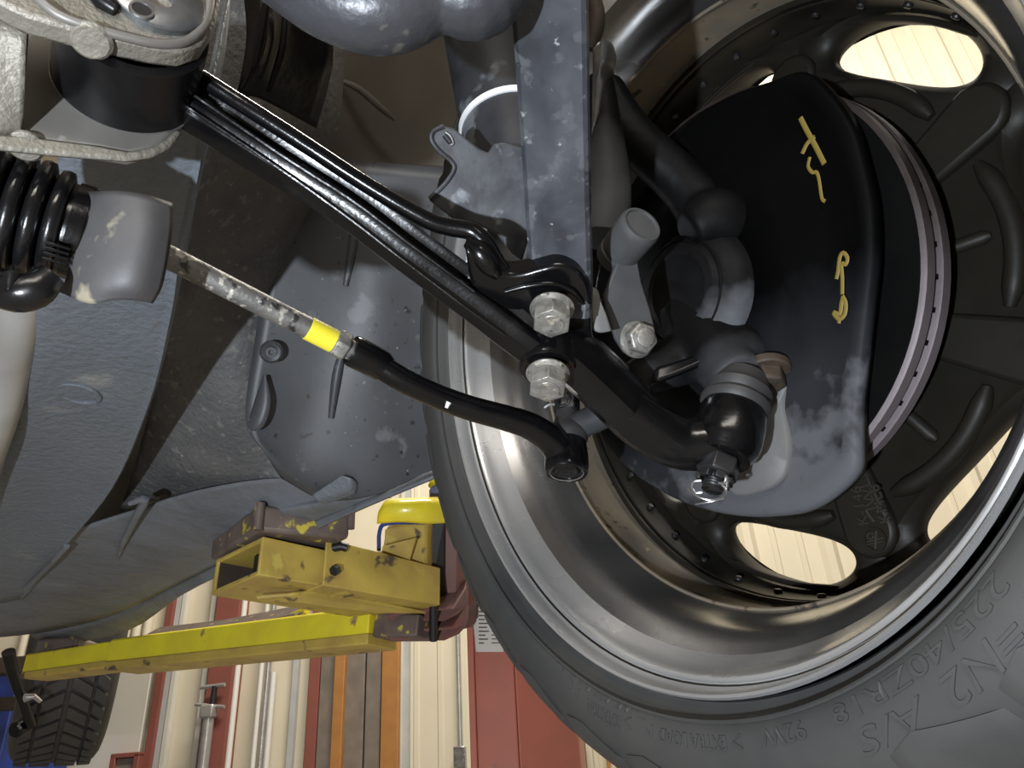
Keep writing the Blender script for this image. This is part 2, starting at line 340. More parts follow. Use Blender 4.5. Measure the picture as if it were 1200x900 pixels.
# bar clamp hanging by the red post
hc = wh(245, 840, .12); cl = thing('bar_clamp', wp(hc, wz(245, 900, .12), .12), 'steel bar clamp with a T handle in front of the wide red post', 'clamp')
zs = lambda y: wz(245, y, .12)
obj('clamp_bar', MB().tube([wp(hc, zs(960), .12), wp(hc, zs(838), .12)], .024, 14), 'pipe_grey', cl)
m = MB(); wbox(m, hc - .034, hc + .03, zs(842), zs(826), .09, .15); obj('clamp_head', m, 'pipe_grey', cl, bev=.008)
obj('clamp_screw', MB().tube([wp(hc + .01, zs(828), .12), wp(hc + .01, zs(805), .12)], [.016, .012], 12), 'nut_black', cl)
obj('clamp_handle', MB().tube([wp(hc - .06, zs(805), .12), wp(hc + .06, zs(804), .12)], .009, 10), 'pipe_grey', cl)
obj('clamp_handle', MB().tube([wp(hc - .075, zs(824), .12), wp(hc + .07, zs(830), .12)], .008, 10), 'pipe_grey', cl)
# blue bin at the far left, dark box and strip right of the column
leaner('blue_bin', -30, 20, 'blue_plastic', .4, wz(10, 790, .5), 'blue plastic bin far behind the rear tyre', 'bin', .1)
bx = thing('dark_cabinet', wp(wh(676, 880), 0, .05), 'dark grey cabinet behind the tyre, right of the red lift column', 'cabinet')
m = MB(); z = wz(676, 852, .05); wbox(m, wh(650, 880), wh(688, 880), z - 1.0, z, .035, .2); obj('cabinet_body', m, 'dark_box', bx, bev=.006)
m = MB(); wbox(m, wh(660, 880), wh(680, 880), z - .6, z - .09, .2, .215); obj('cabinet_door', m, 'dark_box', bx, bev=.004)
leaner('timber_board', 701, 705, 'wood_orange', .02, wz(703, 860, .05), 'thin orange strip on the cream wall below the tyre', 'board', .02)

# ------------------------------------------------------------------ car body (one thing, welded sheet parts)
body = thing('car_body', PH(250, 640, .33), 'dark grey car underbody with a boxed frame rail, inner fender and sill, seen from below', 'car body')
g = [[PH(60, 100, .352), PH(160, 100, .355), PH(246, 100, .355)],
     [PH(70, 190, .352), PH(160, 190, .355), PH(238, 190, .355)],
     [PH(60, 300, .352), PH(140, 300, .355), PH(214, 300, .355)],
     [PH(43, 370, .352), PH(125, 370, .355), PH(203, 370, .355)],
     [PH(22, 470, .350), PH(100, 470, .355), PH(178, 470, .354)],
     [PH(-4, 570, .346), PH(60, 570, .352), PH(134, 570, .348)],
     [PH(-60, 650, .34), PH(0, 650, .342), PH(78, 640, .336)],
     [PH(-90, 715, .335), PH(-40, 715, .335), PH(30, 700, .331)]]
up = lambda p, h: p + ZUP * h
g2 = [[up(r[0], .10), up(r[0], .012), r[0] + (r[1] - r[0]) * .06] + [r[0] + (r[1] - r[0]) * .5, r[1], r[1] + (r[2] - r[1]) * .5] + [r[2] + (r[1] - r[2]) * .14, r[2] + (r[1] - r[2]) * .02 + ZUP * .006, up(r[2], .09)] for r in g]
obj('frame_rail', MB().patch(g2, 5), 'rail', body, solid=.003)
# oval pressing on the rail
c = PH(92, 461, .353); a = (PH(117, 466, .353) - c); b = (PH(92, 451, .353) - c)
obj('pressed_oval', MB().tube([c + a * math.cos(t) + b * math.sin(t) for t in [i * math.pi / 12 for i in range(25)]], .0022, 8, caps=False), 'rail', body)
# wheel-side sheet between rail and sill
def grid(rows, mat, name, sub=5, solid=.002, bump=None):
    return obj(name, MB().patch(rows, sub), mat, body, solid=solid)
grid([[P(215, -30, .62), P(270, -30, .66), P(330, -30, .70), P(400, -30, .76)],
      [P(222, 120, .62), P(262, 120, .66), P(316, 120, .70), P(400, 120, .78)],
      [P(222, 240, .66), P(252, 240, .70), P(305, 240, .76), P(370, 240, .86)],
      [P(206, 345, .76), P(235, 345, .80), P(300, 345, .84), P(340, 345, .90)],
      [P(186, 440, .86), P(222, 440, .86), P(280, 440, .86), P(330, 440, .90)],
      [P(160, 540, .98), P(200, 540, .95), P(280, 540, .92), P(330, 530, .93)],
      [P(140, 600, 1.08), P(190, 585, 1.04), P(280, 575, .97), P(330, 565, .93)]], 'underseal', 'inner_fender')
# shaded upper apron and folds near the top
grid([[P(330, -40, .78), P(430, -40, .86), P(560, -40, .98), P(680, -40, 1.05)],
      [P(325, 80, .78), P(420, 80, .88), P(550, 80, 1.0), P(680, 80, 1.05)],
      [P(320, 200, .84), P(420, 200, .92), P(540, 200, 1.0), P(680, 200, 1.02)],
      [P(315, 320, .88), P(420, 320, .92), P(530, 320, .96), P(640, 320, .98)]], 'fender', 'wheel_arch')
obj('arch_slot', MB().tube([P(484, 95, .985), P(480, 130, .975), P(472, 165, .965)], [.004, .010, .006], 12, sm=4, flat=.4, ref=FW), 'black_void', body)
obj('arch_crease', MB().tube([P(392, 92, .855), P(420, 104, .87), P(448, 128, .89), P(462, 140, .905)], [.002, .004, .004, .002], 10, sm=4), 'fender', body)
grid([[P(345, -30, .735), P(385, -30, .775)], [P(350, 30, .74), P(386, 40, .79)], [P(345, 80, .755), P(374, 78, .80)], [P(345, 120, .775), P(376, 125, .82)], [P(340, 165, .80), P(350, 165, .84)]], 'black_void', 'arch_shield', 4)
# plastic liner behind the tyre
grid([[P(330, 180, .84), P(390, 185, .86), P(440, 190, .87), P(500, 195, .87), P(570, 200, .86)],
      [P(318, 290, .85), P(390, 290, .87), P(440, 290, .88), P(500, 290, .87), P(570, 290, .86)],
      [P(300, 390, .855), P(385, 390, .88), P(440, 390, .885), P(500, 390, .87), P(570, 390, .86)],
      [P(288, 490, .86), P(360, 500, .89), P(430, 490, .89), P(500, 480, .87), P(560, 470, .85)],
      [P(310, 530, .87), P(360, 560, .90), P(440, 560, .89), P(500, 545, .86), P(545, 530, .84)],
      [P(330, 560, .90), P(380, 585, .92), P(440, 580, .89), P(500, 553, .86), P(530, 540, .85)]], 'liner', 'fender_liner', 6)
for pts, r in (([P(426, 200, .874), P(419, 240, .876), P(413, 290, .877), P(405, 335, .878)], .006), ([P(402, 410, .884), P(395, 440, .886), P(388, 490, .89)], .006),
               ([P(510, 380, .868), P(516, 440, .866), P(520, 500, .86)], .004)):
    obj('liner_rib', MB().tube(pts, [r * .6] + [r] * (len(pts) - 2) + [r * .6], 10, sm=4), 'liner', body)
# push clip
c = P(318, 412, .845); n = (CAM - c).normalized(); n = (n + ZUP * -.2).normalized()
obj('push_clip', MB().lathe([(0, .0125), (.003, .0125), (.005, .010), (.004, .0062), (.006, .0058), (.006, .003), (.002, .0028), (.002, .0001)], c, n, 24), 'grey_steel', body)
obj('liner_tab', MB().tube([P(310, 440, .848), P(308, 470, .85), P(300, 495, .85), P(290, 498, .85)], [.002, .010, .010, .003], 12, sm=4, flat=.5), 'liner', body)
# floor and sill
def S(px, py, h): return PH(px, py, h)
grid([[S(-60, 640, .345), S(70, 622, .35), S(150, 600, .355), S(230, 575, .36), S(330, 560, .36), S(440, 566, .345), S(520, 545, .338)],
      [S(-60, 690, .34), S(60, 655, .345), S(150, 630, .345), S(230, 605, .345), S(330, 590, .34), S(440, 572, .335), S(516, 548, .333)],
      [S(-70, 720, .335), S(50, 690, .335), S(130, 672, .335), S(215, 648, .332), S(320, 606, .33), S(430, 580, .328), S(514, 552, .328)],
      [S(-80, 752, .328), S(40, 742, .328), S(128, 722, .33), S(205, 686, .33), S(300, 640, .325), S(420, 590, .324), S(513, 555, .325)]], 'floorpan', 'floor_panel', 6)
grid([[S(36, 744, .328), S(130, 722, .33), S(207, 686, .33), S(300, 640, .325), S(420, 590, .324), S(513, 554, .325)],
      [S(60, 758, .318), S(150, 738, .318), S(215, 696, .318), S(305, 652, .315), S(424, 596, .315), S(515, 557, .318)]], 'floorpan', 'sill', 4, .004)
obj('floor_seam', MB().tube([S(78, 640, .332), S(92, 630, .331), S(60, 660, .33), S(46, 675, .33)][:1] + [S(60, 660, .33), S(30, 690, .33)], .004, 8), 'floorpan', body)
obj('floor_pressing', MB().tube([S(152, 590, .343), S(170, 585, .345), S(160, 605, .342), S(145, 635, .339), S(138, 655, .337)], [.003, .005, .005, .004, .002], 10, sm=4), 'floorpan', body)
obj('jack_tab', MB().prism([P(363, 580, .90), P(400, 556, .88), P(412, 560, .88), P(410, 575, .885), P(372, 588, .90)], D((.1, .1, .2)) * .06), 'rail', body, bev=.003)
grid([[P(150, 60, .80), P(330, 60, .92)], [P(150, 240, .86), P(330, 240, .96)], [P(120, 420, 1.0), P(320, 420, 1.04)], [P(90, 560, 1.16), P(300, 545, 1.12)], [P(30, 690, 1.42), P(240, 640, 1.32)]], 'fender', 'tunnel_side', 3)
# crinkled black sheet behind the arm (top)
grid([[P(285, -20, .60), P(315, -20, .60), P(345, -20, .62), P(385, -20, .64)],
      [P(290, 40, .605), P(312, 45, .59), P(338, 40, .63), P(390, 60, .66)],
      [P(283, 90, .61), P(300, 85, .60), P(322, 92, .63), P(384, 100, .68)],
      [P(272, 120, .64), P(290, 112, .63), P(312, 118, .65), P(370, 150, .70)]], 'crinkle', 'torn_cover', 5)
obj('cover_fold', MB().tube([P(312, 5, .58), P(305, 45, .585), P(297, 80, .59), P(285, 104, .60)], [.003, .004, .003, .002], 8, sm=4), 'crinkle', body)
obj('cover_fold', MB().tube([P(335, 10, .60), P(332, 50, .605), P(326, 75, .61), P(315, 108, .62)], [.002, .003, .003, .002], 8, sm=4), 'crinkle', body)
# white pipe left of the rail
tag(obj('exhaust_pipe', MB().tube([P(-70, 640, .90), P(-32, 560, .80), P(-8, 500, .72), P(7, 440, .67), P(18, 390, .62), P(28, 340, .585), P(38, 290, .55)], [.019, .019, .018, .018, .0165, .016, .016], 20, sm=5), 'white_pipe', loc=P(8, 450, .68)),
    'whitish metal pipe at the left edge beside the blue-grey frame rail', 'pipe')

# ------------------------------------------------------------------ lift: column, arms, pad
def tube4(mb, a, b, w, h, t, upv=ZUP, wb=None, hb=None):
    """open rectangular steel tube from a to b"""
    ax = (b - a).normalized(); s = ax.cross(upv).normalized(); u = s.cross(ax)
    def ring(p, w, h): return [p + s * x * w / 2 + u * y * h / 2 for x, y in ((-1, -1), (1, -1), (1, 1), (-1, 1))]
    wb = wb or w; hb = hb or h
    return mb.rings([ring(a, w, h), ring(b, wb, hb), ring(b, wb - 2 * t, hb - 2 * t), ring(a, w - 2 * t, h - 2 * t)], loop=True)
dC = 1.25
col = thing('lift_column', V((P(603, 800, dC).x, P(603, 800, dC).y, 0)), 'red steel column of a car lift with a white sticker behind the tyre', 'lift column')
def Hp(px, d, z): p = P(px, 750, d); return V((p.x, p.y, z))
L0, L1, L2, L3 = Hp(549, 1.22, 0), Hp(600, 1.20, 0), Hp(600.5, 1.20, 0), Hp(668, 1.27, 0)
back = V(D((.12, 0, 1))); back.z = 0; back = back.normalized() * .1
FL = []
m = MB(); m.prism([L0, L1, L1 + back * .12, L0 + back * .12], ZUP * 2.25); obj('column_face', m, 'red_steel', col, bev=.003)
m = MB(); m.prism([L2, L3, L3 + back, L2 + back * .9], ZUP * 2.25); obj('column_side', m, 'red_steel', col, bev=.004)
m = MB(); m.prism([L0 - back * .12, L0 + (L1 - L0) * .14 - back * .12, L0 + (L1 - L0) * .14, L0], ZUP * 2.25); obj('column_flange', m, 'red_steel', col, bev=.002)
# sticker with its small print
nn = (L1 - L0).cross(ZUP).normalized(); nn = nn if nn.dot(CAM - L0) > 0 else -nn
so = L0 + nn * .001
def SP(px, py, o=.0012): return PP(px, py, L0 + nn * o, nn)
st = obj('sticker', MB().prism([SP(549, 666), SP(578, 668), SP(590, 764), SP(558, 764)], nn * .0006), 'sticker', col)
m = MB()
for r in range(9):
    y0 = 716 + r * 4.6
    m.prism([SP(561, y0, .002), SP(561 + (9, 12, 7, 11, 10, 12, 8, 11, 6)[r], y0, .002), SP(561 + (9, 12, 7, 11, 10, 12, 8, 11, 6)[r], y0 + 1.6, .002), SP(561, y0 + 1.6, .002)], nn * .0002)
    m.prism([SP(576, y0, .002), SP(585, y0, .002), SP(585, y0 + 1.2, .002), SP(576, y0 + 1.2, .002)], nn * .0002)
m.prism([SP(549, 709, .002), SP(583, 711, .002), SP(583, 712.5, .002), SP(549, 710.5, .002)], nn * .0002)
obj('small_print', m, 'print_dark', st)

arm = thing('lift_swingarm', P(460, 690, 1.1), 'front yellow lift arm with an open square tube end under the car', 'lift arm', 'swing arms of the car lift')
A0, A1 = P(277, 664, .955), P(440, 694, 1.09)
obj('inner_tube', tube4(MB(), A0, A1, .118, .047, .006), 'yellow_worn', arm, bev=.0015)
obj('tube_bore', tube4(MB(), A0 + (A1 - A0) * .01, A1, .101, .038, .0008), 'rusty_bore', arm)
S0, S1 = P(352, 670, 1.00), P(486, 697, 1.12)
obj('outer_sleeve', tube4(MB(), S0, S1, .114, .060, .004, hb=.053), 'yellow_worn', arm, bev=.0015)
ax = (S1 - S0).normalized(); sd = ax.cross(ZUP).normalized()
obj('sleeve_lip', MB().prism([P(300, 697, .955), P(345, 694, .96), P(375, 690, .985), P(500, 716, 1.09), P(440, 715, 1.06), P(345, 702, .97), P(305, 703, .955)], ZUP * -.004), 'yellow_worn', arm, bev=.001)
obj('stop_bolt', MB().hexa(P(395, 667, .968), D((-.4, .1, -.9)), .007, .008), 'nut_black', arm)
obj('lock_pin', MB().tube([P(390, 642, .985), P(400, 640, .985), P(407, 642, .985)], .006, 10), 'nut_black', arm)
# gusset block wrapped with yellow tape on top
G = [P(445, 662, 1.07), P(452, 618, 1.07), P(500, 612, 1.09), P(500, 672, 1.09)]
obj('arm_gusset', MB().prism(G, D((.02, -.01, .12))), 'yellow_worn', arm, bev=.004)
obj('gusset_flap', MB().prism([P(448, 640, 1.055), P(488, 630, 1.065), P(478, 665, 1.07), P(445, 664, 1.06)], D((0, 0, .01))), 'yellow_worn', arm, bev=.002)
wrap = [[P(442, 613, 1.055), P(444, 600, 1.05), P(452, 588, 1.06), P(458, 586, 1.12)], [P(470, 611, 1.05), P(470, 600, 1.042), P(472, 587, 1.055), P(474, 585, 1.12)],
        [P(500, 613, 1.055), P(501, 600, 1.05), P(502, 586, 1.06), P(504, 584, 1.12)], [P(528, 612, 1.09), P(527, 600, 1.085), P(523, 587, 1.09), P(520, 584, 1.13)]]
obj('tape_wrap', MB().patch(wrap, 4), 'yellow_vinyl', arm, solid=.004)
obj('pad_cloth', MB().tube([P(444, 645, 1.066), P(445, 622, 1.062), P(455, 613, 1.06), P(500, 612, 1.075)], .003, 8, sm=3), 'blue_plastic', arm)
# the pad on its stem
pad = thing('lift_pad', P(330, 625, .95), 'rusty steel lift pad with chipped yellow paint pressed under the car sill', 'lift pad')
q0, q1, q2 = P(303, 606, .93), P(411, 605, .985), P(248, 634, 1.03)
cx = (q1 + q2) / 2
qw, qd = (q1 - q0) / 2, (q2 - q0) / 2; qw.z = 0; qd.z = 0
obj('pad_plate', MB().box((q0 + qw + qd), qw, qd, ZUP * .0165), 'rusty_steel', pad, bev=.005)
obj('pad_lip', MB().tube([q0 + ZUP * .017 - qd * .02, q0 - ZUP * .017 - qd * .02], .006, 10), 'rusty_steel', pad)
obj('pad_lip', MB().tube([q1 + ZUP * .017 - qd * .02, q1 - ZUP * .017 - qd * .02], .005, 10), 'rusty_steel', pad)
pb = q0 + qw + qd - ZUP * .03
obj('pad_stem', MB().tube([pb + ZUP * .02, pb - ZUP * .02], .028, 20), 'black_void', pad)
obj('pad_bracket', MB().prism([P(357, 640, .99), P(357, 624, .985), P(389, 624, .99), P(375, 634, .99)], D((0, 0, .03))), 'yellow_paint', pad, bev=.002)
# pivot head on the column
pv = thing('lift_pivot', P(520, 720, 1.15), 'brownish red pivot bracket joining the yellow lift arms to the red column', 'bracket')
obj('pivot_plate', MB().prism([P(520, 613, 1.13), P(531, 613, 1.13), P(538, 640, 1.135), P(537, 715, 1.14), P(530, 728, 1.14), P(518, 735, 1.14)], D((.03, 0, .07))), 'lift_red', pv, bev=.004)
obj('pivot_cavity', MB().prism([P(500, 615, 1.12), P(520, 613, 1.12), P(520, 720, 1.13), P(500, 716, 1.12)], D((.01, 0, .05))), 'black_void', pv)
for k, (ya, yb) in enumerate(((716, 727), (739, 750))):
    obj('pivot_ear', MB().prism([P(455, ya + 4, 1.09), P(500, ya - 1, 1.08), P(530, ya - 4, 1.09), P(546, ya - 28, 1.13), P(548, ya - 6, 1.13), P(538, yb - 6, 1.11), P(520, yb, 1.085), P(455, yb + 3, 1.09)], D((0, -.01, .06))), 'lift_red', pv, bev=.003)
obj('pivot_pin', MB().disc(P(508, 751, 1.082), D((0, -1, 0)), .0062, .055, 18, .001), 'nut_black', pv)
obj('pivot_web', MB().prism([P(540, 690, 1.17), P(550, 680, 1.2), P(552, 735, 1.2), P(540, 738, 1.17)], D((.01, 0, .04))), 'lift_red', pv)
# rear arm
ar = thing('lift_swingarm', P(300, 750, 1.22), 'rear bright yellow lift arm reaching under the car towards the rear tyre', 'lift arm', 'swing arms of the car lift')
r0, r1, r2 = P(478, 733, 1.10), P(147, 768, 1.34), P(44, 782, 1.44)
def bx2(a, b, w, h, hb): 
    m = MB(); ax = (b - a).normalized(); s = ax.cross(ZUP).normalized(); u = s.cross(ax)
    return m.rings([[p + s * x * w / 2 + u * y * hh / 2 for x, y in ((-1, -.9), (-.9, -1), (.9, -1), (1, -.9), (1, .9), (.9, 1), (-.9, 1), (-1, .9))] for p, hh in ((a, h), (b, hb))])
rE = P(449, 735, 1.12)
obj('outer_arm', bx2(rE, r1, .07, .05, .046), 'yellow_fresh', ar, bev=.002)
obj('inner_arm', bx2(r1, r2, .055, .044, .042), 'yellow_fresh', ar, bev=.002)
dz_ = ZUP * -.021
obj('lower_flange', bx2(rE + dz_ - FW * .002, r1 + dz_ - FW * .002, .072, .016, .015), 'yellow_worn', ar, bev=.002)
obj('lower_flange', bx2(r1 + dz_ * .8 - FW * .002, r2 + dz_ * .8 - FW * .002, .057, .013, .012), 'yellow_worn', ar, bev=.002)
obj('arm_lug', bx2(P(500, 736, 1.09), rE, .05, .03, .034), 'rusty_steel', ar, bev=.002)
obj('top_channel', MB().prism([P(160, 754, 1.32), P(175, 746, 1.30), P(255, 737, 1.24), P(355, 718, 1.16), P(345, 728, 1.16), P(250, 748, 1.24), P(165, 762, 1.32)], D((0, -.004, .04))), 'rusty_steel', ar, bev=.002)
obj('rear_pad', MB().box(P(82, 762, 1.47), RT * .04, FW * .05, ZUP * .016), 'rusty_steel', ar, bev=.006)
obj('brace', MB().tube([P(318, 732, 1.2), P(360, 715, 1.17)], .006, 8), 'yellow_fresh', ar)
# yellow cone and blue cap seen past the tyre
cn = P(516, 569, 1.15); ct = P(514, 545, 1.15)
tag(obj('yellow_funnel', MB().lathe([(0, .018), (.001, .018), (.06, .002)], cn, ZUP, 24), 'yellow_vinyl', loc=cn), 'yellow cone tip just left of the front tyre, above the yellow wrapped arm', 'funnel')
cn = P(514, 585, 1.15)
tag(obj('blue_cap', MB().lathe([(0, .0001), (0, .014), (.014, .014), (.020, .010), (.021, .0001)], cn, ZUP, 24), 'blue_grey', loc=cn), 'blue-grey round cap between the yellow wrap and the yellow cone', 'cap')

# ------------------------------------------------------------------ rear wheel
AX = LA.cross(ZUP); AX = AX if AX.dot(RT) > 0 else -AX       # axle, pointing outboard (right)
RC = PH(90, 752, .475)
rw = thing('wheel', RC, 'rear tyre with a directional tread hanging at the lower left', 'wheel')
hw = .103; rr = .318
prof = [(-hw * .93, .215), (-hw * 1.05, .235), (-hw * 1.08, .26), (-hw * 1.02, .285), (-hw * .93, .300), (-hw * .8, .308), (0, .3105), (hw * .8, .308), (hw * .93, .300), (hw * 1.02, .285), (hw * 1.08, .26), (hw * 1.05, .235), (hw * .93, .215)]
obj('tyre', MB().lathe(prof, RC, AX, 72), 'tyre', rw, smooth=50)
rim = obj('rim', MB().lathe([(-hw * .9, .222), (-hw * .95, .215), (-hw * .85, .205), (-hw * .3, .19), (hw * .6, .19), (hw * .75, .15), (hw * .7, .0001)], RC, AX, 64), 'rim_metal', rw)
def RW(th, z, r): t = math.radians(th); X = V((-LA.x, -LA.y, 0)); return RC + AX * z + r * (math.cos(t) * ZUP * -1 + math.sin(t) * -X)
cols = [(-.090, -.059, 0, 4), (-.054, -.005, 4, 9), (.005, .054, 9, 4), (.059, .090, 4, 0)]
step = 7.2
protos = []
for ci, (za, zb, sa, sb) in enumerate(cols):
    for k in range(-8, 16):
        if k == -8:
            t0 = 0; m = MB()
            w = step * .80
            rA = .3105 - .0009 * (abs(za) > .09) * 3; 
            top = [(za, sa), (zb, sb), (zb, sb + w), (za, sa + w)]
            ins = [(za + .0015, sa + .3), (zb - .0015, sb + .3), (zb - .0015, sb + w - .3), (za + .0015, sa + w - .3)]
            def rad(z, e): return .3105 - (.010 if abs(z) > .095 else .0015 * (abs(z) / .066) ** 2) + e
            lo = [RW(th, z, rad(z, -.004)) for z, th in top]; hi = [RW(th, z, rad(z, .0085)) for z, th in ins]
            m.rings([lo, hi]); pr = obj('tread_block', m, 'tyre', rw); protos.append(pr); src = pr
            rot = lambda a: Matrix.Rotation(a, 4, AX)
            pr.matrix_local = rot(math.radians(k * step))
        else: copy_part(src, rw, rot(math.radians(k * step)))
# rear suspension link and dark arch
rl = thing('rear_suspension_link', P(25, 790, 1.75), 'black rear suspension link beside the rear tyre at the lower left', 'suspension link')
obj('link_rod', MB().tube([P(10, 764, 1.72), P(15, 788, 1.74), P(28, 825, 1.76), P(36, 850, 1.78)], [.014, .012, .011, .012], 14, sm=3), 'black_satin', rl)
obj('link_eye', MB().disc(P(33, 848, 1.80), D((-.2, 0, -1)), .019, .04, 20, .004), 'black_satin', rl)
obj('link_bolt', MB().tube([P(30, 818, 1.74), P(40, 816, 1.74), P(47, 822, 1.75)], [.010, .006, .005], 12), 'steel_bright', rl)
ab = P(60, 780, 2.1)
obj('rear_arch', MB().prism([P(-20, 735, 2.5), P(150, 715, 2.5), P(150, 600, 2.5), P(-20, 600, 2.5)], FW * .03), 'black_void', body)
tag(obj('steel_beam', MB().box(P(-5, 782, 2.9), RT * .16, FW * .03, ZUP * .03), 'rusty_bore', loc=P(-5, 782, 2.9), bev=.004), 'upper red-brown steel beam at the left edge above the blue bin', 'beam', 'steel beams behind the rear tyre')
tag(obj('steel_beam', MB().box(P(-5, 826, 2.9), RT * .16, FW * .03, ZUP * .022), 'rusty_bore', loc=P(-5, 826, 2.9), bev=.004), 'lower red-brown steel beam at the left edge in front of the blue bin', 'beam', 'steel beams behind the rear tyre')

# ------------------------------------------------------------------ front wheel
wh_ = thing('wheel', WP(0, 0, .1), 'front wheel seen from its inner side, polished rim, bronze seven-spoke face and low-profile tyre', 'wheel')
tp = [(.006, .2468), (.0035, .2480), (.0030, .2512), (-.001, .2542), (-.0085, .2555), (-.0110, .2575), (-.0125, .262), (-.013, .270), (-.0115, .280), (-.007, .290), (-.001, .298), (.006, .3045), (.016, .3115), (.032, .3165), (.06, .3185), (.11, .319), (.16, .3185), (.195, .3155), (.215, .308), (.23, .285), (.232, .262), (.224, .247), (.215, .229)]
tyre = obj('tyre', wlathe(MB(), tp, 140), 'tyre', wh_, smooth=50)
obj('bead_line', wlathe(MB(), [(-.0095 + .0012 * math.cos(t), .2555 + .0012 * math.sin(t)) for t in [i * math.pi / 3 for i in range(6)]], 140, True), 'tyre', wh_)
bp = [(.0020, .2452), (-.0012, .2462), (-.0028, .2448), (-.0020, .2432), (.001, .2422), (.0065, .2412), (.0105, .2408), (.0112, .2395), (.0098, .2378), (.0098, .2362), (.0115, .2350), (.0155, .2340), (.022, .2312), (.030, .2270)]
obj('rim_flange', wlathe(MB(), bp, 140), 'rim_polish', wh_)
bp = [(.030, .2270), (.036, .2225), (.043, .2175), (.052, .2140), (.062, .2115), (.070, .2090), (.0745, .2072), (.0765, .2068), (.0770, .2082)]
obj('rim_barrel', wlathe(MB(), bp, 140), 'rim_metal', wh_)
bp = [(.0770, .2082), (.079, .2085), (.0795, .2078), (.081, .2078), (.082, .2090), (.094, .2098), (.110, .2100), (.1155, .2095)]
obj('inner_barrel', wlathe(MB(), bp, 140), 'rim_dirty', wh_)
bp = [(.1155, .2095), (.1165, .2060), (.120, .2062), (.1205, .2078), (.1235, .2078), (.124, .2060), (.128, .2058), (.146, .2052), (.1475, .2040), (.156, .2035), (.17, .2035), (.215, .235), (.222, .243), (.222, .246), (.216, .2455), (.20, .232), (.165, .226), (.05, .224), (.03, .2290), (.0020, .2452)]
obj('outer_barrel', wlathe(MB(), bp, 140), 'wheel_bronze', wh_)
obj('inner_ridge', wlathe(MB(), [(.0755 + .0014 * math.cos(t), .2068 + .0014 * math.sin(t)) for t in [i * math.pi / 4 for i in range(8)]], 140, True), 'rim_dirty', wh_)
# rim bolts, 36 around the split line
b0 = None
for k in range(36):
    th = 77.5 + k * 10
    if b0 is None:
        p = WP(.2062, th, .1365); b0 = obj('rim_bolt', MB().disc(p, (WP(0, 0, .1365) - p), .0030, .0032, 12, .0008), 'nut_black', wh_); oo = WP(0, 0, .1) 
    else: copy_part(b0, wh_, Matrix.Rotation(math.radians(k * 10), 4, wN))
# seven-spoke face with lens windows
TH0 = 90.5; NS = 7; ST = 360 / NS; Zf = .152
def zf(r): return Zf - .006 * max(0, min(1, (.15 - r) / .1))
def facemesh():
    m = MB()
    K = 64; hr, hh, ht = .1830, .0195, 17.9
    def hole(t, k):
        a = math.cos(t); b = math.sin(t)
        ta = ht * k * (abs(a) ** .92) * (1 if a > 0 else -1)
        rb = hh * k * (abs(b) ** .95) * (1 if b > 0 else -1)
        # outer edge follows the rim, inner edge bows towards the hub
        return ta, hr + rb - (.0025 if b > 0 else -.0015) * (1 - (ta / (ht * k + 1e-6)) ** 2) * 0
    def rect(t):
        a, b = math.cos(t), math.sin(t); x0, x1, y0, y1 = -ST / 2, ST / 2, .03 - hr, .2045 - hr
        sx = (x1 if a > 0 else -x0) / max(abs(a), 1e-6); sy = (y1 if b > 0 else -y0) / max(abs(b), 1e-6); s = min(sx, sy); return a * s, hr + b * s
    rings = []
    T = [2 * math.pi * (i + .5) / K for i in range(K)]
    def ring(fn, z): return [(fn(t)[0], fn(t)[1], z if isinstance(z, float) else z(fn(t)[1])) for t in T]
    def hx(t, k): 
        x, y = hole(t, k); return x, min(y, .2035)
    # rect boundary uses atan-warped angles so the corners are reached
    tt = []
    for t in T:
        a, b = math.cos(t) * ST / 2, math.sin(t) * .08; tt.append(math.atan2(b, a))
    R0 = [rect(t) for t in tt]
    L = [[(x, y, zf(y)) for x, y in R0],
         [(x, y, zf(y) - .001) for x, y in [hx(t, 1.42) for t in T]],
         [(x, y, zf(y) - .0035) for x, y in [hx(t, 1.22) for t in T]],
         [(x, y, zf(y) + .001) for x, y in [hx(t, 1.06) for t in T]],
         [(x, y, Zf + .0055) for x, y in [hx(t, 1.0) for t in T]],
         [(x, y, Zf + .016) for x, y in [hx(t, 1.02) for t in T]],
         [(x, y, Zf + .026) for x, y in [hx(t, 1.15) for t in T]],
         [(x, y, Zf + .026) for x, y in R0]]
    return L
L = facemesh(); m = MB()
for s in range(NS):
    m.rings([[WP(y, TH0 + s * ST + x, z) for x, y, z in l] for l in L], caps=False)
wf = obj('wheel_face', m, 'wheel_bronze', wh_, smooth=55)
obj('hub_pad', wlathe(MB(), [(.14, .0001), (.138, .07), (.142, .085), (.152, .09)], 64), 'wheel_bronze', wh_)
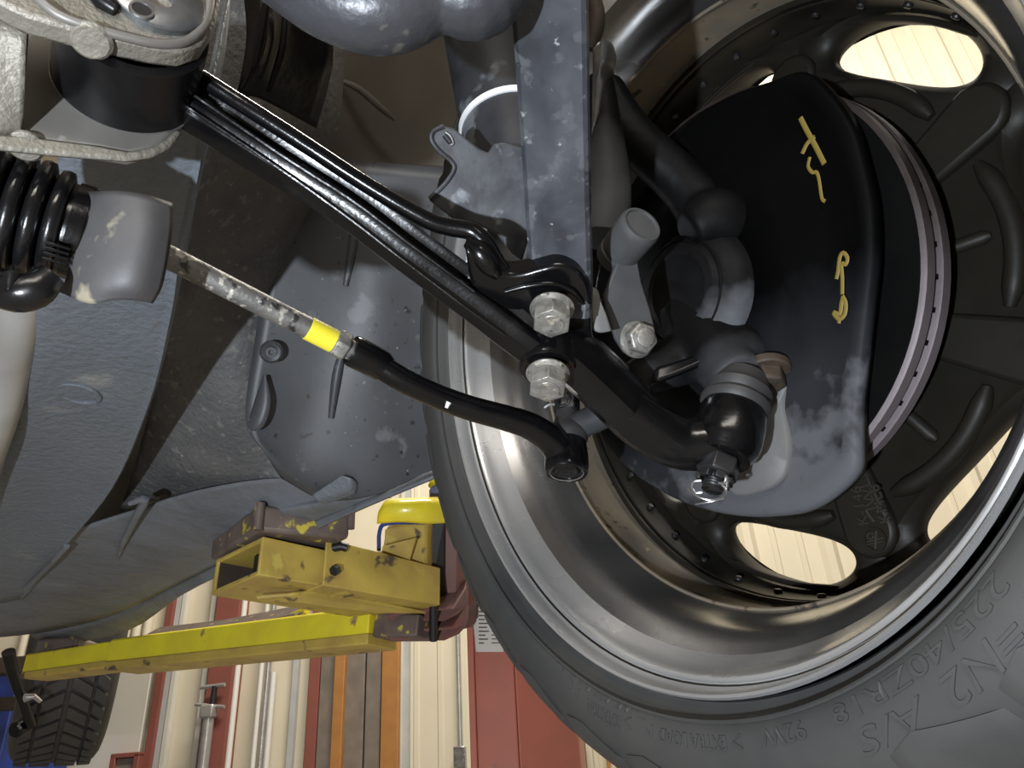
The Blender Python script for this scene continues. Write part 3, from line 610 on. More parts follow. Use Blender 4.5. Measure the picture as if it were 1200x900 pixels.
# spoke pads and ribs
def wpoly(m, pts, z, h):                  # polygon in (tangential m, radial m) about angle th
    return m.prism([pp for pp in pts], h)
protos = {}
def padshape(th):
    out = []
    r0, r1, w0, w1_ = .100, .186, .0125, .0185
    n = 14
    out = [(-w0, r0), (-w1_ * .95, r1 - .030)]
    out += [(-w1_ * math.cos(a), r1 - .018 + .018 * math.sin(a)) for a in [math.pi * i / n for i in range(n + 1)]]
    out += [(w1_ * .95, r1 - .030), (w0, r0)]
    t = math.radians(th)
    er = math.cos(t) * w1 + math.sin(t) * w2; et = -math.sin(t) * w1 + math.cos(t) * w2
    return [wO + wN * (Zf - .009) + er * r + et * x for x, r in out]
for s in range(NS):
    M = Matrix.Rotation(math.radians(s * ST), 4, wN)
    if s == 0:
        th = TH0 - ST / 2
        pd = obj('spoke_pad', MB().prism(padshape(th), wN * .012), 'wheel_bronze', wh_, bev=.003)
        def arc(r, a, b, z, dz=0, n=9): return [WP(r + dz * math.sin(math.pi * i / (n - 1)), a + (b - a) * i / (n - 1), z) for i in range(n)]
        rb = [obj('face_rib', MB().tube(arc(.1520, TH0 - 17, TH0 + 17, Zf - .003, .004), [.003] + [.0062] * 7 + [.003], 10, sm=2), 'wheel_bronze', wh_),
              obj('face_rib', MB().tube([WP(.098, TH0, Zf - .0035), WP(.140, TH0, Zf - .0025), WP(.144, TH0, Zf - .002)], [.0045, .0045, .002], 12), 'wheel_bronze', wh_),
              obj('window_bevel', MB().tube(arc(.2005, TH0 - 15, TH0 + 15, Zf - .0005), [.001] + [.0022] * 7 + [.001], 8, sm=2), 'wheel_bronze', wh_)]
    else:
        for q in [pd] + rb: copy_part(q, wh_, M)
def face_text(txt, th, r, size, dx, z, ang, parent, mat, name='cast_lettering', depth=.0010, flip=False):
    """flat lettering on the wheel face; ang = reading direction in the wheel plane (0 = e1, 90 = e2)"""
    vs, fs = text_mesh(txt, size, depth); o = WP(r, th, z); a = math.radians(ang)
    xx = math.cos(a) * w1 + math.sin(a) * w2; yy = math.sin(a) * w1 - math.cos(a) * w2
    cxx = (max(v.x for v in vs) + min(v.x for v in vs)) / 2; cyy = (max(v.y for v in vs) + min(v.y for v in vs)) / 2
    m = MB().add([o + xx * (v.x - cxx) + yy * (v.y - cyy) - wN * v.z for v in vs], fs); return obj(name, m, mat, parent, smooth=0)
thp = TH0 - ST / 2; pz = Zf - .0092
# reading direction runs along the spoke, towards the hub
def pt_px(px, py): 
    X = WX(px, py, pz) - wO - wN * pz; a, b = X.dot(w1), X.dot(w2); return math.degrees(math.atan2(b, a)), math.hypot(a, b)
def dirpx(p, q):
    X = WX(*q, pz) - WX(*p, pz); return math.degrees(math.atan2(X.dot(w2), X.dot(w1)))
for txt, c0, p, q, s in (('K-146', (1008, 592), (1012, 612), (1004, 575), .0105), ('JWL', (1021, 580), (1027, 600), (1016, 565), .0115), ('KME6', (1031, 590), (1036, 606), (1026, 575), .0105)):
    a, r = pt_px(*c0); face_text(txt, a, r, s, 0, pz, dirpx(p, q), wh_, 'cast_letter')
m = MB(); m.tube([WX(1015, 598, pz), WX(1020, 606, pz), WX(1025, 612, pz)], .0012, 8, sm=3); obj('cast_lettering', m, 'cast_letter', wh_)
a, r = pt_px(1026, 632)
em = obj('cast_emblem', MB().lathe([(0, .0078), (-.0012, .0078), (-.0012, .0066), (0, .0066)], WP(r, a, pz), wN, 32), 'wheel_bronze', wh_)
m = MB(); m.tube([WX(1027, 622, pz), WX(1026, 643, pz)], .0008, 6); m.tube([WX(1016, 635, pz), WX(1036, 630, pz)], .0008, 6); m.tube([WX(1017, 638, pz), WX(1036, 634, pz)], .0007, 6)
m.tube([WX(1020 + 4 * math.cos(t), 628 + 3.4 * math.sin(t), pz) for t in [i * .6 for i in range(11)]], .0007, 6); obj('emblem_lines', m, 'cast_letter', em)
for txt, c0, p, q, s in (('NJMHU', (1160, 411), (1180, 414), (1140, 408), .009), ('A856', (1160, 432), (1180, 437), (1140, 428), .009)):
    a, r = pt_px(*c0); face_text(txt, a, r, s, 0, Zf - .0015, dirpx(p, q) + 0, wh_, 'cast_letter')
# raised sidewall lettering
def side_text(txt, th0, th1, r0, h, name='sidewall_lettering', italic=0., depth=.0007):
    vs, fs = text_mesh(txt, 1.0, .5); mx = max(v.x for v in vs); mn = min(v.x for v in vs); my = max(v.y for v in vs)
    def zs(r):
        for (za, ra), (zb, rb) in zip(tp, tp[1:]):
            if ra <= r <= rb and za < .03: return za + (zb - za) * (r - ra) / (rb - ra)
        return -.012
    out = []
    for v in vs:
        r = r0 + v.y / my * h; x = (v.x + italic * v.y - mn) / (mx - mn); out.append(WP(r, th0 + x * (th1 - th0), zs(r) + .0004 - (v.z + .5) * depth * 2))
    return obj(name, MB().add(out, fs), 'tyre', tyre, smooth=0)
side_text('225/40ZR18', 31.0, 53.5, .2592, .0080)
side_text('92W', 57.2, 63.2, .2600, .0078)
side_text('EXTRA LOAD', 68.5, 79.5, .2612, .0070)
side_text('ROTATION', 86.5, 93.3, .2630, .0075)
side_text('P=N2', 30.5, 41.5, .2715, .0115, italic=.3)
side_text('A/S', 44.0, 51.5, .2715, .0105, italic=.3)
side_text('TUBELESS RADIAL', 82.0, 102.0, .2565, .0032, depth=.0004)
for th, s in ((66.2, -1), (80.6, 1), (84.6, -1), (95.5, 1), (97.2, 1)):
    m = MB(); t = s * 1.3
    m.tube([WP(.2610, th, -.0128), WP(.2675, th + t * .2, -.0132), WP(.2640, th + t, -.013)] if s > 0 else [WP(.2610, th, -.0128), WP(.2640, th - t, -.013), WP(.2675, th, -.0132)], .0005, 6)
    obj('sidewall_arrow', m, 'tyre', tyre)
# shoulder blocks around the tyre
s0 = None
for k in range(30):
    if s0 is None:
        m = MB(); a = 45.0; rs = []
        def tz(r):
            for (za, ra), (zb, rb) in zip(tp, tp[1:]):
                if ra <= r <= rb and za < .05: return za + (zb - za) * (r - ra) / (rb - ra)
        N = 12
        for i in range(N + 1):
            u = i / N; th_ = a - 5.5 + 11 * u; e = .0022 if 0 < i < N else .0002
            r0 = .2805 + .010 * abs(2 * u - 1.35) / 1.35          # the inner edge runs as a chevron
            rl = [r0 + (.3150 - r0) * k / 6 for k in range(7)]
            rs.append([WP(rl[0], th_, tz(rl[0]) + .003)] + [WP(q_ + (e * .35 if q_ > .305 else 0), th_, tz(q_) - e * (.55 if k in (0, 6) else 1)) for k, q_ in enumerate(rl)] + [WP(.3120, th_, .032)])
        m.rings(rs)
        s0 = obj('shoulder_block', m, 'tyre', wh_)
    else: copy_part(s0, wh_, Matrix.Rotation(math.radians(k * 12), 4, wN))

# ------------------------------------------------------------------ brake disc, shield, knuckle
br = thing('brake_rotor', WP(0, 0, .09), 'vented brake disc with a rusty purplish edge behind the dark dust shield', 'brake disc')
obj('friction_ring', wlathe(MB(), [(.080, .080), (.080, .1405), (.081, .142), (.0885, .142), (.089, .1405), (.089, .090)], 96, True), 'rotor', br)
obj('friction_ring', wlathe(MB(), [(.0965, .080), (.0965, .1405), (.097, .142), (.1045, .142), (.105, .1405), (.105, .080)], 96, True), 'rotor', br)
vm = MB()
for k in range(48):
    a = k * 7.5; vm.prism([WP(.10, a - 1, .089), WP(.1395, a - .6, .089), WP(.1395, a + .6, .089), WP(.10, a + 1, .089)], wN * .0075)
tag(obj('cooling_vane', vm, 'rotor_dark', br, smooth=0), None, None, None, 'stuff')
obj('inner_face', wlathe(MB(), [(.0798, .050), (.0792, .052), (.0792, .1385), (.0798, .139)], 96), 'rotor_dark', br)
obj('rotor_hat', wlathe(MB(), [(.08, .081), (.125, .079), (.128, .075), (.13, .0001)], 64), 'rotor_dark', br)

sh = thing('brake_dust_shield', WP(0, 0, .068), 'dark pressed dust shield with yellow paint-pen marks in front of the brake disc', 'dust shield')
ol = [(690, 470), (700, 505), (716, 528), (745, 556), (790, 583), (830, 597), (870, 604), (910, 604), (945, 598), (975, 582), (1003, 553), (1006, 520), (1006, 480), (1012, 420), (1020, 350), (1025, 300), (1023, 240), (1012, 190), (1000, 150), (975, 112), (943, 85), (900, 97), (850, 115), (800, 150), (765, 195), (735, 260), (710, 340), (692, 410)]
sz = .066
o2 = [(*p, 0.0) for p in ol]; dense = cr([V(p) for p in o2 + [o2[0]]], 4)[:-1]
edge = [WX(p.x, p.y, sz) for p in dense]; ctr = WP(0, 0, sz)
rs = []
for k, dz in ((1.0, .0075), (1.0, .001), (.985, -.0012), (.93, -.0015), (.90, .001), (.75, -.001), (.55, -.004), (.33, -.008)):
    rs.append([ctr + (e - ctr) * k + wN * dz for e in edge])
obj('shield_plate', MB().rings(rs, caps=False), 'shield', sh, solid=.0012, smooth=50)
def sp(px, py, dz=-.004): return WX(px, py, sz + dz)
em = [(884, 446), (905, 438), (926, 448), (924, 480), (930, 515), (928, 545), (918, 565), (895, 577), (868, 580), (858, 566), (872, 540), (882, 500)]
em = [V((x, y, 0)) for x, y in em]; em = cr(em + [em[0]], 4)[:-1]
epts = [sp(p.x, p.y, .000) for p in em]; ec = sum(epts, V()) / len(epts)
obj('embossed_panel', MB().rings([[ec + (p - ec) * k + wN * z for p in epts] for k, z in ((1, 0), (1, -.0035), (.93, -.0055), (.5, -.006))], caps=True), 'shield_bare', sh, smooth=50)
def stroke(name, pts, r, parent, mat, dz): 
    return obj(name, MB().tube([sp(x, y, dz) for x, y in pts], r, 8, sm=3, flat=.3, ref=wN), mat, parent)
for pts, r in (([(938, 138), (945, 152), (956, 172), (966, 192)], .0016), ([(955, 160), (946, 168), (940, 180)], .0014), ([(949, 184), (947, 195), (952, 202), (957, 202), (960, 212), (963, 232), (967, 236)], .0011),
               ([(980, 327), (982, 318), (984, 302), (988, 296), (993, 302), (991, 310), (986, 309), (987, 325), (987, 345)], .0012), ([(987, 347), (991, 355), (990, 368), (984, 374), (979, 370), (977, 366), (984, 368), (986, 356), (988, 348)], .0013), ([(984, 372), (983, 379)], .0011)):
    stroke('paint_mark', pts, r, sh, 'paint_mark', -.0045)

kn = thing('steering_knuckle', P(830, 350, .50), 'grey cast steering knuckle and hub carrier inside the wheel', 'knuckle')
BT, BB = P(868, 452, .458), P(832, 582, .424); bA = (BB - BT).normalized(); bO = P(840, 512, .442)
bO = BT + bA * ((bO - BT).dot(bA))
kb = MB()
kb.tube([bO - bA * .040, P(853, 432, .476), P(830, 406, .495), P(808, 372, .525)], [.0178, .0190, .021, .024], 20, sm=4)
kb.tube([P(806, 272, .50), P(840, 258, .505), P(880, 280, .515)], [.014, .022, .020], 18, sm=4)
kb.tube([P(852, 275, .525), P(800, 215, .535), P(740, 160, .54), P(700, 110, .55)], [.024, .018, .017, .020], 18, sm=4)
kb.tube([P(880, 300, .52), P(900, 350, .52), P(895, 400, .50), P(850, 420, .48)], [.022, .02, .02, .018], 18, sm=4)
kb.tube([P(800, 420, .50), P(745, 445, .492), P(705, 486, .495), P(670, 500, .502)], [.018, .013, .010, .009], 16, sm=4)
obj('knuckle_casting', kb, 'knuckle', kn, remesh=.0028)
obj('hub_boss', MB().lathe([(.064, .047), (.054, .0455), (.048, .042), (.044, .0385), (.0405, .037), (.0405, .0335), (.037, .0315), (.036, .026), (.038, .024), (.039, .0001)], wO, wN, 56), 'hub', kn)
obj('hub_rib', MB().lathe([(.0408 + .0010 * math.cos(t), .0352 + .0010 * math.sin(t)) for t in [i * math.pi / 4 for i in range(8)]], wO, wN, 56, closed=True), 'knuckle', kn)
obj('bleed_bolt', MB().hexa(P(899, 436, .462), D((-.1, .8, -.6)), .0105, .011, D((1, 0, 0))), 'brown_rust', kn, bev=.001)
obj('bolt_shoulder', MB().disc(P(899, 429, .465), D((-.1, .8, -.6)), .014, .006, 24, .001), 'brown_rust', kn)
obj('arm_web', MB().patch([[P(768, 432, .475), P(800, 424, .478), P(840, 410, .48), P(856, 402, .485)], [P(762, 452, .472), P(800, 436, .472), P(835, 420, .474), P(860, 408, .48)]], 4), 'black_satin', kn, solid=.004)
obj('splash_tab', MB().patch([[P(664, 500, .50), P(690, 478, .50), P(720, 474, .50), P(742, 500, .50)], [P(690, 512, .505), P(706, 498, .50), P(730, 498, .50), P(760, 530, .50)]], 4), 'shield_bare', kn, solid=.002)

# ------------------------------------------------------------------ front crossmember with the arm bushing pocket
sA = LA
cF = W((-.1888, -.1477, .3756))
oN, oI = cF + sA * .047, cF + sA * .036
cmb = thing('front_crossmember', cF, 'rough cast aluminium crossmember bracket at the upper left holding the arm bushing', 'crossmember')
def A_(px, py, o): return PP(px, py, o, sA)
near = [(-60, 6), (0, 27), (31, 42), (85, 57), (120, 65), (175, 77), (207, 81), (232, 72), (246, 50), (252, 30), (257, 0), (262, -60), (-60, -60)]
obj('near_plate', MB().prism([A_(x, y, oI) for x, y in near], sA * .011), 'cast_alu', cmb, bev=.002)
far = [(-60, 20), (20, 30), (26, 100), (25, 140), (30, 160), (70, 168), (110, 173), (150, 180), (172, 176), (192, 168), (207, 152), (218, 138), (228, 100), (222, 60), (190, 20), (100, -20), (-60, -20)]
far[:1] = [(-60, 172), (-60, 20)]; far = [(-60, 158), (0, 161), (30, 163), (70, 168), (110, 173), (150, 180), (172, 176), (192, 168), (207, 152), (218, 138), (226, 100), (222, 60), (190, 20), (100, -20), (-60, -20)]
obj('far_plate', MB().prism([A_(x, y, cF) for x, y in far], sA * -.010), 'alu_plate', cmb, bev=.0025)
strip = [(-60, 160), (0, 163), (30, 165), (70, 170), (110, 175), (148, 182), (172, 178), (190, 170), (204, 157), (214, 158), (197, 178), (176, 188), (148, 192), (110, 189), (70, 186), (0, 179), (-60, 177)]
obj('cast_edge', MB().prism([A_(x, y, cF - sA * .001) for x, y in strip], sA * .0035), 'cast_alu', cmb, bev=.0016)
obj('side_web', MB().patch([[A_(-60, 0, oI), A_(0, 24, oI), A_(32, 40, oI)], [A_(-60, 90, cF + sA * .018), A_(0, 95, cF + sA * .018), A_(29, 100, cF + sA * .018)], [A_(-60, 160, cF), A_(0, 160, cF), A_(25, 156, cF)]], 4), 'cast_alu', cmb, solid=.003)
for px, py, o, rx in ((107, 48, oN - sA * .004, .0085), (30, 172, cF - sA * .003, .0075)):
    nrm = (CAM - A_(px, py, o)).normalized() * .4 - ZUP
    obj('casting_mark', MB().disc(A_(px, py, o) - nrm.normalized() * .003, nrm, rx, .0045, 28, .0015), 'cast_alu', cmb)
wc = A_(186, 4, oN)
wsh = obj('eccentric_washer', MB().lathe([(0, .0056), (.003, .0056), (.004, .0065), (.004, .0180), (.003, .0193), (0, .0193)], wc, sA, 48), 'washer', cmb)
hx = A_(166, 12, oN + sA * .0045)
obj('washer_hole', MB().disc(hx, sA, .0038, .0004, 24), 'black_void', wsh)
obj('washer_hole_rim', MB().lathe([(0, .0038), (.0008, .004), (.0008, .005), (0, .0053)], hx, sA, 24), 'steel_bright', wsh)
obj('recess_wall', MB().tube([A_(x, y, oN + sA * .001) for x, y in ((40, -6), (68, 17), (104, 31), (150, 44), (185, 51), (217, 49), (238, 32), (246, 4), (248, -40))], .0022, 10, sm=3), 'alu_plate', cmb)
obj('slot_bar', MB().tube([A_(95, -30, oN + sA * .002), A_(120, 2, oN + sA * .002), A_(136, 12, oN + sA * .002)], [.003, .004, .003], 10), 'black_satin', cmb)

# ------------------------------------------------------------------ lower control arm
la = thing('lower_control_arm', P(420, 240, .385), 'glossy black lower control arm running diagonally to the ball joint', 'control arm')
obj('bushing_sleeve', MB().lathe([(.036, .026), (.036, .032), (.0006, .032), (0, .0314), (0, .026)], cF, sA, 72), 'black_satin', la)
obj('sleeve_lip', MB().lathe([(-.0006 + .0007 * math.cos(t), .0322 + .0007 * math.sin(t)) for t in [i * math.pi / 3 for i in range(6)]], cF, sA, 72, closed=True), 'steel_bright', la)
def view_y(p, t): return (CAM - p)
ridge = [P(206, 106, .372), P(330, 183, .379), P(414, 236, .386), P(480, 286, .392), P(556, 342, .399), P(612, 386, .404), P(655, 418, .409)]
prof = [(-.0150, -.014), (-.0146, -.010), (-.0078, -.0014), (-.0066, -.0004), (-.0054, -.0004), (-.0016, -.0002), (-.0004, .0004), (.0010, -.0006), (.0026, -.008), (.0040, -.0095), (.0072, -.0095), (.0088, -.009), (.0100, -.012), (.0100, -.028), (-.0140, -.028)]
# x axis of the sweep is t x y: flip so that positive x is the upper-right side
tt = (ridge[1] - ridge[0]); xx = tt.cross(CAM - ridge[0]); sgn = 1 if xx.dot(D((.5, -.85, 0))) > 0 else -1
obj('arm_beam', MB().sweep(ridge, [(sgn * a, b) for a, b in prof], view_y, sm=6), 'black_gloss', la, smooth=25)
bead = [P(222, 83, .377), P(343, 160, .384), P(427, 215, .390), P(497, 256, .395), P(526, 266, .397), P(552, 271, .398), P(567, 284, .398), P(577, 301, .400), P(588, 318, .402), P(600, 330, .406)]
obj('arm_flange', MB().tube(bead, [.0042, .0042, .0042, .0044, .0046, .0048, .005, .005, .0048, .004], 16, sm=5), 'black_gloss', la)
obj('weld_line', MB().tube([P(219, 106, .3705), P(330, 182, .3775), P(414, 236, .3845), P(480, 286, .3905), P(556, 342, .3975)], .0011, 8, sm=6), 'black_gloss', la)
obj('weld_line', MB().tube([P(207, 117, .3705), P(322, 194, .3775), P(405, 253, .3845), P(470, 303, .3905), P(544, 359, .3975), P(590, 392, .401)], .0009, 8, sm=6), 'black_gloss', la)
zb = P(645, 352, .408)
def Z_(px, py, o): return PP(px, py, o, ZUP)
boss = [(545, 292), (575, 306), (592, 321), (612, 321), (634, 315), (655, 311), (676, 317), (689, 332), (694, 356), (694, 392), (704, 420), (690, 432), (655, 425), (620, 402), (590, 378), (556, 346)]
bn = (ZUP * -1 + (CAM - zb).normalized() * .5).normalized()
bs_ = cr([V((x, y, 0)) for x, y in boss + boss[:1]], 4)[:-1]
obj('boss_plate', MB().prism([PP(v.x, v.y, zb, bn) for v in bs_], -bn * .014), 'black_gloss', la, bev=.0035)
obj('boss_rim', MB().tube([PP(x, y, zb + bn * .001, bn) for x, y in ((592, 342), (620, 335), (648, 333), (672, 342), (684, 356))], [.001, .0016, .0018, .0016, .001], 10, sm=4), 'black_gloss', la)
obj('weld_lump', MB().tube([P(548, 284, .393), P(562, 296, .392), P(574, 312, .394), P(584, 324, .397)], [.003, .0058, .0052, .0025], 14, sm=4), 'black_gloss', la)
out_r = [P(640, 398, .407), P(678, 424, .412), P(718, 461, .4175), P(757, 498, .423), P(790, 522, .428)]
prof2 = [(-.0155, -.012), (-.0140, -.006), (-.0130, .0005), (-.0120, .0008), (-.0012, .0008), (.0006, .0006), (.006, -.005), (.014, -.014), (.0175, -.026), (-.012, -.028)]
obj('outer_beam', MB().sweep(out_r, [(sgn * a, b) for a, b in prof2], view_y, sm=5, scale=[1, 1, 1, 1, .8]), 'black_gloss', la, smooth=30)
obj('outer_neck', MB().tube([P(735, 480, .432), P(768, 505, .437), P(800, 520, .442), bO], [.013, .0145, .0155, .016], 18, sm=4), 'black_gloss', la)
bax = D((-.05, .74, -.64)).normalized()
fb = P(642, 439, .412)
obj('lower_boss', MB().lathe([(-.014, .0155), (0, .0155), (.0012, .0145), (.0012, .012), (.0002, .0115), (.0002, .0001)], fb - bax * .004, bax, 40), 'black_gloss', la)
obj('ball_joint_housing', MB().lathe([(-.022, .0001), (-.021, .018), (-.017, .0195), (-.008, .0205), (.001, .0205), (.006, .0195), (.0095, .0172), (.0125, .0165), (.013, .0150), (.013, .0001)], bO, bA, 48), 'black_gloss', la)
obj('dust_boot', MB().lathe([(-.020, .0185), (-.0225, .0205), (-.025, .0205), (-.027, .0182), (-.0285, .0175), (-.031, .0190), (-.0335, .0195), (-.036, .0175), (-.038, .0165), (-.044, .0150)], bO, bA, 48), 'rubber', la)
# bolts
def flange_bolt(o, ax, parent, name='flange_bolt', rf=.0114, rh=.0104, h=.0092):
    b = obj(name, MB().lathe([(0, .0001), (0, rf), (.0010, rf + .0003), (.0022, rf - .0006), (.0034, rh * .99), (.0034, .0001)], o, ax, 40), 'bolt', parent)
    obj('hex_head', MB().hexa(o + ax * .003, ax, rh, h, D((0, -.3, -1)), bev=.06), 'bolt', b, bev=.0005)
    obj('head_stamp', MB().disc(o + ax * (.003 + h), ax, rh * .62, .0005, 28, .0002), 'bolt', b)
    return b
flange_bolt(P(647, 361, .400), bax, la); flange_bolt(P(642, 437, .408), bax, la)
# castle nut with cotter pin
cn = obj('castle_nut', MB().hexa(bO + bA * .013, bA, .0122, .0115, D((0, -.1, -1)).cross(bA)), 'nut_black', la, bev=.0006)
pr0 = None
for k in range(6):
    a = math.radians(k * 60); X = D((0, -.1, -1)); X = (X - bA * X.dot(bA)).normalized(); Y = bA.cross(X)
    rad = math.cos(a) * X + math.sin(a) * Y; tg = -math.sin(a) * X + math.cos(a) * Y
    if pr0 is None:
        pr0 = obj('nut_prong', MB().box(bO + bA * .0262 + rad * .0082, tg * .0032, rad * .0018, bA * .0022), 'nut_black', cn, bev=.0006)
    else: 
        M = Matrix.Translation(bO - origin(cn)) @ Matrix.Rotation(a, 4, bA) @ Matrix.Translation(-(bO - origin(cn))); copy_part(pr0, cn, M)
th = [( .020, .0058)]
for i in range(7): th += [(.0205 + i * .0017, .0060), (.0213 + i * .0017, .0054)]
th += [(.0330, .0058), (.0335, .0050), (.0335, .0001)]
obj('threaded_stud', MB().lathe(th, bO, bA, 24), 'nut_black', cn)
q = lambda px, py, d: P(px, py, d)
obj('cotter_pin', MB().tube([q(822, 563, .4085), q(814, 564, .410), q(811, 570, .411), q(815, 577, .4095), q(823, 577, .408)], .0008, 8, sm=4), 'steel_bright', cn)
obj('cotter_pin', MB().tube([q(842, 566, .4085), q(849, 566, .409), q(851, 558, .411), q(852, 568, .410), q(850, 576, .409)], .0008, 8, sm=4), 'steel_bright', cn)
obj('safety_wire', MB().tube([q(806, 573, .4115), q(818, 582, .406), q(834, 586, .403), q(850, 581, .405), q(851, 574, .408), q(846, 568, .409)], .0006, 8, sm=4), 'steel_bright', cn)
obj('safety_wire', MB().tube([q(815, 591, .413), q(832, 588, .408), q(848, 584, .407)], .0005, 6, sm=3), 'steel_bright', cn)

# ------------------------------------------------------------------ tension rod bar bolted on the arm
tr = thing('tension_rod', P(650, 200, .38), 'scuffed dark flat steel tension rod standing upright, bolted on the control arm', 'suspension rod')
bar = [P(641, -60, .315), P(645, 20, .334), P(650, 140, .364), P(655, 260, .392), P(658, 330, .4065), P(656, 372, .413)]
w_, t_ = .0168, .007
bp = [(-w_, -t_ * .3), (-w_ + .002, .0003), (w_ - .0035, .0003), (w_ - .0012, -.0012), (w_, -.0035), (w_, -t_), (-w_, -t_)]
tt = bar[1] - bar[0]; sg = 1 if tt.cross(CAM - bar[0]).dot(RT) > 0 else -1
obj('flat_bar', MB().sweep(bar, [(sg * a, b) for a, b in bp], view_y, sm=5), 'dark_steel', tr, smooth=25)
obj('paint_trace', MB().tube([P(623, 320, .4005), P(634, 312, .4005), P(648, 308, .4005), P(660, 309, .4005)], [.0006, .0011, .0010, .0005], 8, sm=3), 'red_trace', tr)

# ------------------------------------------------------------------ strut with its bracket and zip tie
st_ = thing('front_strut', P(575, 100, .51), 'dark blue-grey strut tube behind the flat bar with a white zip tie around it', 'strut')
sa, sb = P(556, -40, .590), P(611, 215, .500); sx = (sb - sa).normalized()
obj('strut_tube', MB().tube([sa, sb], .0330, 48), 'strut', st_)
zt = sa + sx * ((P(598, 152, .523) - sa).dot(sx))
obj('zip_tie', MB().lathe([(-.0024, .0330), (.0024, .0330), (.0024, .0343), (-.0024, .0343)], zt, sx, 48, closed=True), 'zip_tie', st_)
bk = [(505, 162), (510, 151), (520, 147), (532, 150), (545, 161), (562, 174), (572, 179), (578, 168), (590, 166), (616, 172), (622, 230), (620, 280), (612, 306), (600, 297), (582, 274), (556, 262), (530, 256), (502, 234), (520, 216), (532, 198), (528, 190), (514, 178)]
bkn = D((.12, .25, -1)).normalized(); bko = P(565, 230, .452)
obj('strut_bracket', MB().prism([PP(x, y, bko, bkn) for x, y in bk], -bkn * .003), 'grey_steel', st_, bev=.0012)
obj('bracket_edge', MB().tube([PP(x, y, bko + bkn * .0006, bkn) for x, y in ((520, 148), (508, 154), (506, 164), (515, 177), (529, 189), (532, 199), (521, 216), (503, 233))], .0014, 8, sm=4), 'grey_steel', st_)
obj('bracket_slot', MB().tube([PP(x, y, bko + bkn * .0002, bkn) for x, y in ((521, 158), (528, 167))], .0017, 10), 'black_void', st_)
obj('slot_rim', MB().tube([PP(x, y, bko + bkn * .0008, bkn) for x, y in ((522, 155), (528, 160), (531, 168), (528, 170))], .0008, 8, sm=3), 'steel_bright', st_)
obj('lower_clevis', MB().tube([P(604, 200, .545), P(606, 300, .53), P(640, 350, .50)], [.022, .018, .014], 16, sm=3), 'knuckle', st_)
obj('bent_tab', MB().patch([[P(696, 58, .40), P(706, 48, .395), P(716, 52, .40), P(721, 66, .405)], [P(696, 80, .40), P(704, 72, .393), P(714, 76, .398), P(719, 86, .405)], [P(695, 110, .402), P(699, 100, .40), P(705, 98, .40), P(709, 97, .402)], [P(694, 160, .405), P(696, 150, .404), P(698, 146, .404), P(700, 140, .405)]], 4), 'washer', st_, solid=.0015)
obj('hose_bracket', MB().tube([P(691, -10, .46), P(699, 12, .46), P(698, 35, .46), P(692, 58, .46)], [.004, .005, .005, .003], 12, sm=4), 'brown_rust', st_)
obj('knuckle_ear', MB().tube([P(704, 90, .505), P(708, 150, .50), P(712, 220, .49), P(706, 280, .48)], [.008, .012, .015, .016], 14, sm=4), 'knuckle', st_)

# ------------------------------------------------------------------ stabiliser link
sl = thing('stabilizer_link', P(740, 330, .44), 'grey stabiliser link with a capped joint on top and a corroded nut below', 'suspension link')
k0, k1 = P(752, 263, .430), P(719, 304, .455); kx = (k1 - k0).normalized(); kl = (k1 - k0).length
obj('joint_cap', MB().lathe([(.0005, .0001), (.0005, .0098), (-.0006, .0102), (-.0006, .0115), (.001, .0124), (.004, .0126), (kl * .68, .0122), (kl * .70, .0112), (kl * .76, .0112), (kl * .78, .0122), (kl, .0112), (kl, .0001)], k0, kx, 40), 'link_grey', sl)
lk = [(724, 306), (734, 300), (746, 298), (752, 330), (762, 362), (768, 385), (764, 408), (748, 420), (732, 414), (722, 398), (712, 366), (709, 346)]
lo = P(740, 350, .448); ln = D((.30, .20, -1)).normalized()
obj('link_plate', MB().prism([PP(x, y, lo, ln) for x, y in lk], -ln * .004), 'link_grey', sl, bev=.001)
nx = D((.35, -.05, -1)).normalized(); no = PP(745, 398, lo, ln)
obj('flange_nut', MB().lathe([(0, .0110), (.002, .0112), (.0035, .0100), (.0035, .0001)], no, nx, 32), 'bolt', sl)
obj('hex_nut', MB().hexa(no + nx * .003, nx, .0095, .0075), 'bolt', sl, bev=.0006)
obj('stud_end', MB().lathe([(.010, .0055), (.0125, .0055), (.0128, .005), (.0128, .0001)], no, nx, 24), 'bolt', sl)
obj('lower_tab', MB().patch([[P(693, 336, .43), P(700, 340, .43), P(704, 352, .43)], [P(694, 372, .43), P(702, 376, .43), P(714, 382, .432)], [P(697, 388, .43), P(704, 390, .43), P(716, 388, .432)]], 4), 'shield_bare', sl, solid=.002)

# ------------------------------------------------------------------ tie rod
ti = thing('tie_rod', P(400, 405, .44), 'tie rod with a speckled steel shaft, yellow band and black bent outer end', 'tie rod')
ra, rb_ = P(150, 277, .385), P(372, 390, .432)
obj('inner_rod', MB().tube([ra, rb_], .0062, 24), 'rod', ti)
rx = (rb_ - ra).normalized(); 
def alongp(px, py): 
    r = RAY(px, py); 
    a = ra - CAM; n = rx.cross(r).cross(r); t = -(a.dot(n)) / rx.dot(n); return ra + rx * t
obj('yellow_band', MB().lathe([(0, .0064), (.0002, .0068), (.0162, .0069), (.0165, .0064)], alongp(361, 384), rx, 32), 'yellow_tape', ti)
obj('shaft_end', MB().tube([rb_, alongp(425, 417)], .0060, 20), 'rod', ti)
obj('jam_nut', MB().hexa(alongp(391, 400), rx, .0088, .0085, D((0, -.2, -1)), bev=.1), 'bolt', ti, bev=.0005)
e0 = alongp(411, 410)
obj('rod_end_shank', MB().tube([e0, e0 + rx * .002, alongp(447, 428), alongp(455, 433)], [.0088, .0094, .0092, .0070], 28), 'black_gloss', ti)
